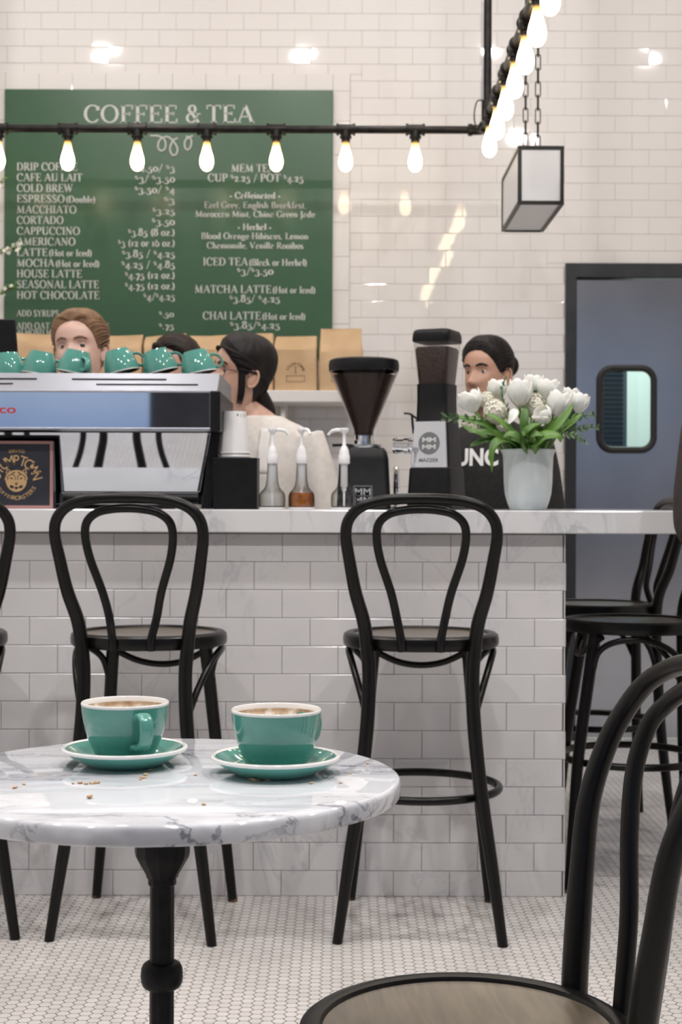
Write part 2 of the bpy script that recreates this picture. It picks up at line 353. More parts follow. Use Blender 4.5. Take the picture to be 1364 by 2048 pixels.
def mesh_obj(name, mb, mats, parent=None, smooth=35, bev=0, world=False):
    vs = mb.v
    if world and parent is not None:
        inv = (Matrix.Translation(parent.location) @ parent.rotation_euler.to_matrix().to_4x4()).inverted()
        vs = [inv @ p for p in vs]
    me = bpy.data.meshes.new(name); me.from_pydata([tuple(p) for p in vs], [], mb.f)
    if not isinstance(mats, (list, tuple)): mats = [mats]
    for m in mats: me.materials.append(M[m] if isinstance(m, str) else m)
    if len(mats) > 1: me.polygons.foreach_set('material_index', mb.m)
    bm = bmesh.new(); bm.from_mesh(me); bmesh.ops.remove_doubles(bm, verts=bm.verts, dist=1e-6)
    bmesh.ops.recalc_face_normals(bm, faces=bm.faces); bm.to_mesh(me); bm.free()
    if smooth:
        me.shade_smooth(); me.set_sharp_from_angle(angle=math.radians(smooth))
    o = bpy.data.objects.new(name, me); C.objects.link(o)
    if parent is not None: o.parent = parent
    if bev:
        b = o.modifiers.new('bevel', 'BEVEL'); b.width = bev; b.segments = 2; b.limit_method = 'ANGLE'; b.angle_limit = math.radians(40)
    return o
def thing(name, label, cat, loc=(0, 0, 0), rotz=0, group=None, rot=None):
    o = bpy.data.objects.new(name, None); C.objects.link(o); o.empty_display_size = .05
    o.location = loc; o.rotation_euler = rot if rot else (0, 0, rotz)
    o['label'] = label; o['category'] = cat
    if group: o['group'] = group
    return o
def tag(o, label, cat, group=None):
    o['label'] = label; o['category'] = cat
    if group: o['group'] = group
    return o
def struct(name, mb, mats, parent=None, smooth=35, bev=0):
    o = mesh_obj(name, mb, mats, parent, smooth, bev)
    if parent is None: o['kind'] = 'structure'
    return o
def dup(root, loc, rot, label, group=None):
    r = root.copy(); C.objects.link(r); r.location = loc; r.rotation_euler = rot; r['label'] = label
    if group: r['group'] = group
    for ch in list(root.children):
        c = ch.copy(); C.objects.link(c); c.parent = r
        for g in ch.children:
            d = g.copy(); C.objects.link(d); d.parent = c
    return r
def text_mb(txt, size, bold=0):
    """sans lettering in the XZ plane facing -Y, starting at the origin"""
    cu = bpy.data.curves.new('t', 'FONT'); cu.body = txt; cu.size = size; cu.extrude = 0; cu.offset = bold*size; cu.resolution_u = 4
    o = bpy.data.objects.new('t', cu); C.objects.link(o); bpy.context.view_layer.update()
    me = o.to_mesh(); mb = MB()
    mb.add([(v.co.x, 0, v.co.y) for v in me.vertices], [tuple(p.vertices) for p in me.polygons])
    o.to_mesh_clear(); bpy.data.objects.remove(o); bpy.data.curves.remove(cu)
    return mb
def bounds(mb):
    return [min(p[i] for p in mb.v) for i in range(3)], [max(p[i] for p in mb.v) for i in range(3)]
def fit_text(txt, x0, x1, z0, z1, y, bold=.015):
    mb = text_mb(txt, 1, bold); a, b = bounds(mb)
    mb.v = [Vector((x0+(p.x-a[0])/(b[0]-a[0])*(x1-x0), y, z0+(p.z-a[2])/(b[2]-a[2])*(z1-z0))) for p in mb.v]
    return mb
def arc_text(txt, cx, cz, r, a0, a1, size, y, tall=1, inner=False):
    """letters along an arc (degrees, clockwise from top); inner: letters stand on the lower arc"""
    out = MB()
    for i, ch in enumerate(txt):
        if ch == ' ': continue
        t = math.radians(a0+(a1-a0)*i/(len(txt)-1))
        g = text_mb(ch, size); a, b = bounds(g); mx = (a[0]+b[0])/2; mz = size*.35
        rot = t if not inner else t+PI
        for k, p in enumerate(g.v):
            x, z = p.x-mx, (p.z-mz)*tall
            X = x*math.cos(rot)+z*math.sin(rot); Z = -x*math.sin(rot)+z*math.cos(rot)
            g.v[k] = Vector((cx+r*math.sin(t)+X, y, cz+r*math.cos(t)+Z))
        out.join(g)
    return out
#@@SETTING

# ================================================================== THE SETTING
WY = 6.767                                  # face of the tiled back wall
RX0, RX1, RY0 = -3.4, 4.7, -4.0
def cut(rects, hole):
    out = []
    for x0, z0, x1, z1 in rects:
        hx0, hz0, hx1, hz1 = hole
        if hx0 >= x1 or hx1 <= x0 or hz0 >= z1 or hz1 <= z0: out.append((x0, z0, x1, z1)); continue
        if z0 < hz0: out.append((x0, z0, x1, hz0))
        if z1 > hz1: out.append((x0, hz1, x1, z1))
        a, b = max(z0, hz0), min(z1, hz1)
        if x0 < hx0: out.append((x0, a, hx0, b))
        if x1 > hx1: out.append((hx1, a, x1, b))
    return out
def one_tile(mb, x0, z0, x1, z1, y, th=.0035, gap=.0007, ch=.0016, tilt=.0, mi=0):
    x0 += gap; x1 -= gap; z0 += gap; z1 -= gap
    if x1-x0 < .008 or z1-z0 < .008: return
    c = min(ch, (x1-x0)/3, (z1-z0)/3)
    ta, tb = random.gauss(0, tilt), random.gauss(0, tilt)
    cx, cz = (x0+x1)/2, (z0+z1)/2
    f = lambda x, z, d: (x, y-d-(x-cx)*ta-(z-cz)*tb, z)
    vs = [(x0, y, z0), (x1, y, z0), (x1, y, z1), (x0, y, z1)]
    o = [f(x0, z0, th-.0008), f(x1, z0, th-.0008), f(x1, z1, th-.0008), f(x0, z1, th-.0008)]
    i = [f(x0+c, z0+c, th), f(x1-c, z0+c, th), f(x1-c, z1-c, th), f(x0+c, z1-c, th)]
    fs = [(8, 9, 10, 11)]
    for q in range(4):
        n = (q+1) % 4; fs += [(q, n, n+4, q+4), (q+4, n+4, n+8, q+8)]
    mb.add(vs+o+i, fs, mi)
def tiles(mb, x0, x1, z0, z1, y, zoff, xoff, tw=.1524, th=.0762, holes=(), tilt=.004, mi=0):
    k = math.floor((z0-zoff)/th)
    while zoff+k*th < z1:
        za, zb = max(z0, zoff+k*th), min(z1, zoff+(k+1)*th)
        xs = xoff+(tw/2 if k % 2 else 0); xs += math.floor((x0-xs)/tw)*tw
        while xs < x1:
            rs = [(max(x0, xs), za, min(x1, xs+tw), zb)]
            for h in holes: rs = cut(rs, h)
            for r in rs: one_tile(mb, *r, y, tilt=tilt, mi=mi)
            xs += tw
        k += 1
DX0, DX1, DZ1 = W(1130, 700, WY).x, W(1130, 700, WY).x+1.12, W(1130, 527, WY).z     # door frame outside
BX0, BX1, BZ1, BZ0 = W(11, 400, WY).x, W(665, 400, WY).x, W(340, 182, WY).z, 1.72   # menu board
mb = MB()
for r in cut([(RX0, 0, RX1, CEIL)], (DX0, -.1, DX1, DZ1)):
    mb.box((r[0], WY, r[1]), (r[2], WY+.12, r[3]), 1)
bt = .0775
tiles(mb, RX0, RX1, 0, CEIL, WY+.0012, 3.198-.0762*40, W(757, 300, WY).x,
      holes=[(DX0, -.1, DX1, DZ1), (BX0-bt, BZ0, BX1+bt, BZ1+bt)], tilt=.0045)
struct('wall_back', mb, ['tile', 'grout'], smooth=25)
# border of upright tiles round the menu board
mb = MB(); z = BZ0
mb.box((BX0-bt, WY+.001, BZ0), (BX1+bt, WY+.004, BZ1+bt), 1)
while z < BZ1-.02:
    z2 = min(z+.1524, BZ1)
    one_tile(mb, BX0-bt, z, BX0, z2, WY+.001, th=.009, tilt=.004); one_tile(mb, BX1, z, BX1+bt, z2, WY+.001, th=.009, tilt=.004); z = z2
x = BX0
while x < BX1-.02:
    x2 = min(x+.0690, BX1) if False else min(x+.1505, BX1)
    one_tile(mb, x, BZ1, x2, BZ1+bt, WY+.001, th=.009, tilt=.004); x = x2
for sx in (0, 1):                                        # mitred corner tiles
    xa, xb = (BX0-bt, BX0) if sx == 0 else (BX1, BX1+bt)
    one_tile(mb, xa, BZ1, xb, BZ1+bt, WY+.001, th=.009, tilt=.004)
struct('trim_1', mb, ['tile', 'grout'], smooth=25)
# floor, ceiling, side walls
struct('floor', MB().box((RX0-.2, RY0-.2, -.06), (RX1+.2, WY+1.9, 0)), 'hex', smooth=0)
struct('ceiling', MB().box((RX0-.2, RY0-.2, CEIL), (RX1+.2, WY+.12, CEIL+.1)), 'plaster', smooth=0)
struct('wall_left', MB().box((RX0-.15, RY0, 0), (RX0, WY, CEIL)), 'plaster', smooth=0)
struct('wall_right', MB().box((RX1, RY0, 0), (RX1+.15, WY, CEIL)), 'plaster', smooth=0)
# street front behind the camera: three windows, dark pillars added for the machine's reflection
mb = MB()
for r in (lambda q: cut(cut(cut(q, (-3.05, .75, -1.55, 3.2)), (-.75, .75, .75, 3.2)), (1.55, .75, 4.35, 3.2)))([(RX0, 0, RX1, CEIL)]):
    mb.box((r[0], RY0-.15, r[1]), (r[2], RY0, r[3]))
struct('wall_front', mb, 'added_dark', smooth=0)
for i, (x, hw) in enumerate(((-2.3, .75), (0, .75), (2.95, 1.4))):
    wnd = thing('window_%d' % (i+1), 'tall street window with dark bars', 'window', (x, RY0-.06, .75)); wnd['kind'] = 'structure'
    f = MB().box((-hw, -.03, 0), (-hw+.04, .03, 2.45)).box((hw-.04, -.03, 0), (hw, .03, 2.45)).box((-hw+.04, -.03, 0), (hw-.04, .03, .05)).box((-hw+.04, -.03, 2.4), (hw-.04, .03, 2.45))
    f.box((-hw+.04, -.02, 1.95), (hw-.04, .02, 1.99)); mesh_obj('window_frame', f, 'door_frame', wnd, 0)
    mesh_obj('pane', MB().box((-hw+.04, -.004, .05), (hw-.04, .004, 2.4)), 'glass', wnd, 0)

# ---- steel swing door with a porthole window, and the lit room behind it
def rrect(x0, z0, x1, z1, r, n=8):
    out = []
    for cx, cz, a in ((x1-r, z1-r, 0), (x0+r, z1-r, 90), (x0+r, z0+r, 180), (x1-r, z0+r, 270)):
        for i in range(n+1):
            t = math.radians(a+90*i/n); out.append((cx+r*math.cos(t), cz+r*math.sin(t)))
    return out
door = thing('door_1', 'stainless steel swing door with rounded window in dark frame', 'door', (DX0, WY, 0)); door['kind'] = 'structure'
fw = W(1152, 700, WY).x-DX0; ft = (556-527)/FPX*WY
DW = DX1-DX0
f = MB().prism([(0, 0), (fw, 0), (fw, DZ1-ft), (DW-fw, DZ1-ft), (DW-fw, 0), (DW, 0), (DW, DZ1), (0, DZ1)], 'y', -.022, .12)
mesh_obj('door_frame', f, 'door_frame', door, 0, .004)
wx0, wz0 = W(1201, 898, WY).x-DX0, W(1201, 898, WY).z; wx1, wz1 = W(1306, 738, WY).x-DX0, W(1306, 738, WY).z
hole = rrect(wx0, wz0, wx1, wz1, .055)
n = len(hole); X0, X1, Z0, Z1 = fw+.004, DW-fw-.004, .012, DZ1-ft-.008
def on_edge(p):
    cx, cz = (wx0+wx1)/2, (wz0+wz1)/2; dx, dz = p[0]-cx, p[1]-cz; best = 1e9
    for lim, d, c0 in ((X1, dx, cx), (X0, dx, cx), (Z1, dz, cz), (Z0, dz, cz)):
        if abs(d) > 1e-6 and (lim-c0)/d > 0: best = min(best, (lim-c0)/d)
    return (cx+dx*best, cz+dz*best)
outer = [on_edge(p) for p in hole]
mb = MB(); Y0, Y1 = .005, .045
vs = [(p[0], Y0, p[1]) for p in hole]+[(p[0], Y0, p[1]) for p in outer]+[(p[0], Y1, p[1]) for p in hole]+[(p[0], Y1, p[1]) for p in outer]
fs = []
for i in range(n):
    j = (i+1) % n; fs += [(i, j, n+j, n+i), (2*n+i, 3*n+i, 3*n+j, 2*n+j), (i, 2*n+i, 2*n+j, j), (n+i, n+j, 3*n+j, 3*n+i)]
mb.add(vs, fs)
for ex, ez in ((X0, Z0), (X1, Z0), (X1, Z1), (X0, Z1)):             # square corners of the leaf
    k = [i for i in range(n) if (abs(outer[i][0]-ex) < 1e-5) != (abs(outer[(i+1) % n][0]-ex) < 1e-5) and (outer[i][1]-( (Z0+Z1)/2))*(ez-(Z0+Z1)/2) > 0 and (outer[i][0]-(X0+X1)/2)*(ex-(X0+X1)/2) > 0]
    for i in k[:1]:
        j = (i+1) % n
        for Y in (Y0, Y1): mb.add([(outer[i][0], Y, outer[i][1]), (ex, Y, ez), (outer[j][0], Y, outer[j][1])], [(0, 1, 2)])
leaf = mesh_obj('door_panel', mb, 'door_steel', door, 0)
pth = [(p[0], Y0-.004, p[1]) for p in rrect(wx0-.004, wz0-.004, wx1+.004, wz1+.004, .058)]
mesh_obj('window_gasket', MB().tube(pth, .0155, 10, closed=True, flat=.8), 'rubber', leaf)
mesh_obj('window_glass', MB().prism(hole, 'y', .022, .026), 'window_glass', leaf, 0)
mb = MB().box((RX0+2.5, WY+1.75, 0), (RX1, WY+1.85, 3)).box((RX0+2.5, WY+.12, 3), (RX1, WY+1.85, 3.05)).box((RX0+2.45, WY+.12, 0), (RX0+2.5, WY+1.85, 3)).box((RX1, WY+.12, 0), (RX1+.05, WY+1.85, 3))
struct('wall_back_room', mb, 'back_room', smooth=0)
area('back_room_light', (1.7, WY+.75, 2.9), (0, 0, 0), .8, .8, 62, (.94, 1, .98))
s0 = W(1196, 800, WY+1.72); s1 = W(1252, 800, WY+1.72)
mb = MB().box((s0.x-.5, WY+1.70, .95), (s1.x, WY+1.745, 2.3)).box((s1.x+.0, WY+1.69, .9), (s1.x+.05, WY+1.745, 2.35), 1)
for i in range(46):
    z = 1.0+i*.027; mb.add([(s0.x-.48, WY+1.70, z), (s1.x-.02, WY+1.70, z), (s1.x-.02, WY+1.675, z+.012), (s0.x-.48, WY+1.675, z+.012)], [(0, 1, 2, 3)], 2)
sh = mesh_obj('louvred_shutter', mb, ['louvre', 'back_room', 'rubber'], None, 0)
tag(sh, 'dark louvred shutter seen through the steel door window', 'shutter')

# ---- counter: tiled front and marble top
CY = 4.07; CTZ = 1.049; CTH = .062; CEX = W(1132, 1400, CY).x
mb = MB().box((RX0, CY+.006, 0), (CEX-.006, CY+.42, CTZ-CTH), 1)
tiles(mb, RX0, CEX, 0, CTZ-CTH, CY+.006, .069-.0762*6, W(789, 1150, CY).x+.0762, holes=(), tilt=.0022)
e = MB(); tiles(e, CY+.0, CY+.42, 0, CTZ-CTH, 0, .069-.0762*6, CY-.04, tilt=.002)        # return at the end
e.xf(Matrix.Translation((CEX-.006, 0, 0)) @ Matrix(((0, -1, 0, 0), (1, 0, 0, 0), (0, 0, 1, 0), (0, 0, 0, 1))))
mb.join(e)
cb = mesh_obj('tiled_counter_base', mb, ['ctile', 'cgrout'], None, 25)
tag(cb, 'long bar base clad in grey-white subway tiles on the mosaic floor', 'counter')
mb = MB().prism([(RX0+.02, 4.035), (1.02, 4.035), (1.02, 5.20), (.66, 5.20), (.66, 4.80), (RX0+.02, 4.80)], 'z', CTZ-CTH, CTZ)
ct = mesh_obj('marble_countertop', mb, 'counter_marble', None, 0, .003)
tag(ct, 'thick white marble slab running the length of the bar', 'countertop')
mb = MB().box((RX0+.02, 4.5, 0), (.60, 4.76, .16)).box((RX0+.02, 4.5, .16), (.60, 4.74, CTZ-CTH))
cbk = mesh_obj('under_counter_cupboard', mb, 'steel', None, 0); tag(cbk, 'steel cupboard under the bar on the staff side', 'cupboard')

# ---- wall shelf with scroll brackets
SZ = 1.552; SX1 = W(716, 795, 6.47).x
mb = MB().box((-2.6, 6.47, SZ-.05), (SX1, WY-.006, SZ))
shelf = thing('wall_shelf', 'long white shelf below the green menu holding kraft bags', 'shelf', (-.5, 6.6, SZ-.05))
mesh_obj('board', mb, 'shelf', shelf, 0, .003, world=True)
for bx in (W(567, 830, 6.6).x, -1.35, -2.4):
    spiral = [(bx, 6.74-.20*(1-t)-.0, SZ-.055-.20*t) for t in (0, 1)]
    p = []
    for i in range(50):
        t = i/49; a = PI*.5+t*PI*3.2; r = .072*(1-t*.72); p.append((bx, 6.60+r*math.cos(a), SZ-.13+r*math.sin(a)))
    b = MB().tube(p, .011, 8).box((bx-.014, 6.735, SZ-.24), (bx+.014, 6.762, SZ-.05)).box((bx-.012, 6.5, SZ-.062), (bx+.012, 6.74, SZ-.05))
    b.tube([(bx, 6.74, SZ-.23), (bx, 6.67, SZ-.19), (bx, 6.60, SZ-.20)], .010, 8)
    mesh_obj('scroll_bracket', b, 'shelf', shelf, 40, world=True)
#@@LETTERS

# ================================================================== SERIF LETTERING (own drawn alphabet)
TK, TN = .135, .055
def _line(out, x0, y0, x1, y1, wd):
    d = Vector((x1-x0, y1-y0)); l = d.length or 1; nx, ny = -d.y/l*wd/2, d.x/l*wd/2
    out.append([(x0+nx, y0+ny), (x0-nx, y0-ny), (x1-nx, y1-ny), (x1+nx, y1+ny)])
def _arc(out, cx, cy, rx, ry, a0, a1, thick=TK, thin=TN, n=14):
    pts = []
    for i in range(n+1):
        a = math.radians(a0+(a1-a0)*i/n); wd = thin+(thick-thin)*abs(math.cos(a))**1.3
        c, s = math.cos(a), math.sin(a)
        pts.append(((cx+(rx+wd/2)*c, cy+(ry+wd/2)*s), (cx+(rx-wd/2)*c, cy+(ry-wd/2)*s)))
    for i in range(n): out.append([pts[i][0], pts[i][1], pts[i+1][1], pts[i+1][0]])
# a glyph: advance, then strokes  L=thick line  l=thin line  S=serif(x,y,width)  A=arc  B=thin arc  D=dot
G = {
'A': (.86, 'l .10 0 .43 1;L .43 .98 .76 0;l .22 .34 .62 .34;S .1 0 .24;S .76 0 .26'),
'B': (.72, 'L .18 0 .18 1;l .08 .975 .38 .975;l .12 .53 .4 .53;l .08 .025 .4 .025;A .38 .755 .17 .22 -90 90;A .4 .275 .21 .25 -90 90'),
'C': (.80, 'A .45 .5 .34 .49 52 308;L .70 .70 .70 .93 ;l .66 .12 .73 .2'),
'D': (.86, 'L .18 0 .18 1;l .06 .975 .4 .975;l .06 .025 .4 .025;A .38 .5 .36 .475 -90 90'),
'E': (.70, 'L .18 0 .18 1;l .06 .975 .6 .975;l .18 .52 .48 .52;l .06 .025 .64 .025;l .6 .78 .6 1;l .48 .42 .48 .62;l .64 0 .64 .24'),
'F': (.66, 'L .18 0 .18 1;l .06 .975 .6 .975;l .18 .50 .48 .50;S .18 0 .3;l .6 .76 .6 1;l .48 .40 .48 .60'),
'G': (.86, 'A .45 .5 .34 .49 52 300;L .72 .05 .72 .42;S .70 .42 .26;L .70 .72 .70 .92'),
'H': (.88, 'L .18 0 .18 1;L .70 0 .70 1;l .18 .52 .70 .52;S .18 0 .3;S .70 0 .3;S .18 1 .3;S .70 1 .3'),
'I': (.36, 'L .18 0 .18 1;S .18 0 .3;S .18 1 .3'),
'J': (.40, 'L .22 -.12 .22 1;S .22 1 .3;B .08 -.1 .14 .14 0 -110'),
'K': (.80, 'L .18 0 .18 1;l .22 .46 .66 1;L .34 .56 .74 0;S .18 0 .3;S .18 1 .3;S .66 1 .24;S .74 0 .24'),
'L': (.66, 'L .18 0 .18 1;l .06 .025 .62 .025;S .18 1 .3;l .62 0 .62 .26'),
'M': (1.04, 'l .15 0 .19 1;L .20 .98 .50 .05;l .50 .05 .82 1;L .84 0 .82 1;S .15 0 .24;S .84 0 .3;S .16 1 .2;S .86 1 .22'),
'N': (.88, 'l .16 0 .16 1;L .16 .98 .72 .03;l .72 0 .72 1;S .16 0 .26;S .72 1 .26;S .12 1 .22'),
'O': (.90, 'A .45 .5 .36 .49 0 360'),
'P': (.68, 'L .18 0 .18 1;l .06 .975 .38 .975;l .18 .46 .38 .46;A .37 .72 .20 .25 -90 90;S .18 0 .3'),
'R': (.78, 'L .18 0 .18 1;l .06 .975 .38 .975;l .18 .50 .38 .50;A .37 .74 .19 .23 -90 90;L .38 .5 .70 0;S .18 0 .3;S .72 0 .22'),
'S': (.62, 'A .30 .75 .19 .235 40 200;L .17 .66 .44 .40;A .31 .25 .20 .235 -160 30;l .47 .74 .47 .96;l .10 .06 .10 .28'),
'T': (.76, 'L .38 0 .38 1;l .05 .975 .71 .975;l .05 .76 .05 1;l .71 .76 .71 1;S .38 0 .3'),
'U': (.84, 'L .18 .3 .18 1;l .68 .3 .68 1;A .43 .3 .25 .28 180 360;S .18 1 .3;S .68 1 .26'),
'V': (.82, 'L .12 1 .42 .02;l .42 .02 .70 1;S .12 1 .28;S .70 1 .24'),
'W': (1.14, 'L .12 1 .36 .02;l .36 .02 .57 .96;L .57 .96 .80 .02;l .80 .02 1.02 1;S .12 1 .28;S 1.02 1 .24;S .57 1 .2'),
'Y': (.78, 'L .12 1 .39 .46;l .39 .46 .66 1;L .39 0 .39 .48;S .12 1 .26;S .66 1 .24;S .39 0 .3'),
'&': (.92, 'A .40 .76 .17 .22 -60 230;L .30 .64 .76 .0;A .36 .26 .24 .25 100 330;l .56 .14 .76 .5;S .76 .5 .24'),
'a': (.52, 'A .24 .2 .15 .19 0 360;L .40 0 .40 .46;B .25 .46 .15 .15 10 160'),
'b': (.56, 'L .14 0 .14 1;A .30 .31 .17 .29 -110 110'),
'c': (.48, 'A .27 .31 .18 .29 50 310;L .40 .44 .40 .5'),
'd': (.58, 'L .43 0 .43 1;A .25 .31 .17 .29 70 290'),
'e': (.50, 'A .26 .31 .18 .29 0 315;l .08 .32 .44 .32'),
'f': (.38, 'L .17 0 .17 .8;B .30 .8 .13 .18 40 180;l .04 .6 .34 .6;S .17 0 .24'),
'g': (.52, 'A .25 .38 .16 .22 0 360;A .25 -.1 .19 .14 0 360;l .2 .17 .16 .02'),
'h': (.60, 'L .14 0 .14 1;L .45 0 .45 .42;B .30 .42 .15 .2 0 150;S .14 0 .24;S .45 0 .22'),
'i': (.28, 'L .14 0 .14 .62;D .14 .84;S .14 0 .24;l .03 .6 .14 .6'),
'k': (.56, 'L .14 0 .14 1;l .16 .28 .42 .62;L .24 .36 .48 0;S .14 0 .24;S .48 0 .2'),
'l': (.28, 'L .14 0 .14 1;S .14 0 .24;l .03 .98 .14 .98'),
'm': (.86, 'L .14 0 .14 .62;L .43 0 .43 .44;L .72 0 .72 .44;B .285 .42 .145 .19 0 150;B .575 .42 .145 .19 0 150;S .14 0 .22;S .43 0 .22;S .72 0 .22'),
'n': (.58, 'L .14 0 .14 .62;L .44 0 .44 .42;B .29 .42 .15 .19 0 150;S .14 0 .24;S .44 0 .22'),
'o': (.54, 'A .27 .31 .19 .3 0 360'),
'r': (.42, 'L .14 0 .14 .62;B .29 .42 .14 .18 50 150;D .36 .53;S .14 0 .24'),
's': (.42, 'A .21 .47 .12 .13 40 220;L .12 .40 .30 .22;A .20 .15 .13 .14 -150 50'),
't': (.38, 'L .17 .12 .17 .78;B .27 .12 .1 .12 180 300;l .05 .6 .32 .6'),
'u': (.58, 'L .14 .2 .14 .62;L .43 0 .43 .62;B .28 .2 .15 .19 180 350'),
'v': (.54, 'L .08 .62 .27 .02;l .27 .02 .46 .62;S .08 .61 .2;S .46 .61 .18'),
'y': (.54, 'L .08 .62 .27 .02;l .46 .62 .20 -.28;S .08 .61 .2;S .46 .61 .18;D .16 -.26'),
'z': (.46, 'l .06 .59 .40 .59;L .38 .56 .08 .05;l .06 .03 .42 .03;l .06 .44 .06 .6'),
'0': (.56, 'A .28 .32 .2 .31 0 360'),
'1': (.40, 'L .20 0 .20 .64;S .20 0 .3;l .08 .56 .2 .64'),
'2': (.54, 'A .25 .43 .16 .19 -10 170;L .40 .36 .1 .04;L .08 .05 .48 .05'),
'3': (.54, 'B .24 .43 .16 .19 -80 150;A .23 .03 .20 .24 -150 90'),
'4': (.58, 'l .40 .62 .06 .10;L .04 .08 .54 .08;L .38 -.26 .38 .64'),
'5': (.52, 'l .14 .60 .44 .60;l .14 .3 .14 .6;A .22 .06 .2 .26 -150 95;L .16 .58 .42 .58'),
'6': (.56, 'A .28 .3 .19 .29 0 360;A .5 .34 .42 .6 120 180'),
'7': (.52, 'L .06 .58 .48 .58;L .46 .56 .2 -.26'),
'8': (.54, 'A .27 .76 .15 .2 0 360;A .27 .28 .19 .27 0 360'),
'9': (.56, 'A .27 .34 .19 .28 0 360;A .05 .30 .42 .6 -60 0'),
'$': (.36, 'A .17 .72 .09 .09 40 230;L .1 .66 .24 .54;A .17 .5 .1 .09 -150 40;l .17 .34 .17 .88'),
'/': (.46, 'l .06 -.12 .40 1.02'), '(': (.32, 'A .40 .40 .26 .56 115 245'), ')': (.32, 'A -.08 .40 .26 .56 -65 65'),
'.': (.24, 'D .12 .06'), ',': (.24, 'D .12 .05;l .13 .05 .06 -.14'), '-': (.36, 'L .05 .32 .31 .32'), ' ': (.30, ''),
}
def serif_polys(txt, bold=1.0, track=.02):
    polys = []; x = 0
    for ch in txt:
        adv, st = G[ch]; o = []
        for c in filter(None, st.split(';')):
            t = c.split(); v = [float(q) for q in t[1:]]
            if t[0] == 'L': _line(o, *v[:4], TK*bold)
            elif t[0] == 'l': _line(o, *v[:4], TN*bold)
            elif t[0] == 'S': _line(o, v[0]-v[2]/2, min(max(v[1], .025), .975), v[0]+v[2]/2, min(max(v[1], .025), .975), TN*bold)
            elif t[0] == 'A': _arc(o, *v, TK*bold, TN*bold)
            elif t[0] == 'B': _arc(o, *v, TN*1.6*bold, TN*bold)
            elif t[0] == 'D': o.append([(v[0]+.075*math.cos(PI*k/5), v[1]+.075*math.sin(PI*k/5)) for k in range(10)])
        polys += [[(px+x, py) for px, py in p] for p in o]; x += adv+track
    return polys, x-track
def serif_mb(runs, x0, x1, zbase, cap, y, align=None):
    """runs: [(text, relative size, bold)]; squeezed to span x0..x1"""
    polys = []; X = 0
    for txt, rel, bold in runs:
        ps, wd = serif_polys(txt, bold); polys += [[(px*rel+X, py*rel) for px, py in p] for p in ps]; X += wd*rel+.14
    X -= .14; k = (x1-x0)/X; mb = MB()
    for p in polys:
        n = len(p); mb.add([(x0+px*k, y, zbase+py*cap) for px, py in p], [tuple(range(n))])
    return mb

# ---- the green menu board
board = thing('menu_board', 'big green coffee and tea menu board with white serif lettering', 'menu board', ((BX0+BX1)/2, WY-.002, BZ0))
mesh_obj('panel', MB().box((BX0, WY-.024, BZ0), (BX1, WY-.002, BZ1)), 'green', board, 0, .002, world=True)
YB = WY-.0255
def menu(runs, px0, px1, pbase, pcap, name='menu_line'):
    if isinstance(runs, str): runs = [(runs, 1, 1.25)]
    a, b = W(px0, pbase, YB), W(px1, pbase, YB)
    mesh_obj(name, serif_mb(runs, a.x, b.x, a.z, pcap/FPX*YB, YB), 'letter', board, 0, world=True)
for hw, ha, hb in (('COFFEE', 166, 356), ('&', 370, 403), ('TEA', 412, 508)): menu([(hw, 1, 1.15)], ha, hb, 245, 35, 'menu_heading')
sm = lambda t: (t, .86, 1.35)
rows = [('DRIP COFFEE', 33, 155), ('CAFE AU LAIT', 33, 165), ('COLD BREW', 33, 146), ([('ESPRESSO', 1, 1.25), sm('(Double)')], 33, 191),
        ('MACCHIATO', 33, 153), ('CORTADO', 33, 127), ('CAPPUCCINO', 33, 160), ('AMERICANO', 33, 151),
        ([('LATTE', 1, 1.25), sm('(Hot or Iced)')], 33, 184), ([('MOCHA', 1, 1.25), sm('(Hot or Iced)')], 33, 199),
        ('HOUSE LATTE', 33, 164), ('SEASONAL LATTE', 33, 198), ('HOT CHOCOLATE', 33, 199)]
price = [('$2.50/ $3', 272), ('$3/ $3.50', 270), ('$3.50/ $4', 269), ('$3', 328), ('$3.25', 305), ('$3.50', 304), ('$3.85 (8 oz.)', 256),
         ('$3 (12 or 16 oz.)', 236), ('$3.85 / $4.25', 244), ('$4.25 / $4.85', 243), ('$4.75 (12 oz.)', 250), ('$4.75 (12 oz.)', 250), ('$4/$4.25', 287)]
for i, ((t, a, b), (p, pa)) in enumerate(zip(rows, price)):
    y = 341+i*21.4
    menu(t, a, b, y, 16); menu([(p, 1, 1.3)], pa, 350, y+2, 15, 'menu_price')
menu('ADD SYRUPS', 33, 118, 633, 13); menu([('$.50', 1, 1.3)], 318, 348, 634, 13, 'menu_price')
menu('ADD OAT MILK/SOY MILK/', 33, 218, 658, 13); menu('ALMOND MILK', 33, 122, 671, 13); menu([('$.75', 1, 1.3)], 318, 348, 658, 13, 'menu_price')
bd = lambda t, k=1.5: [(t, 1, k)]
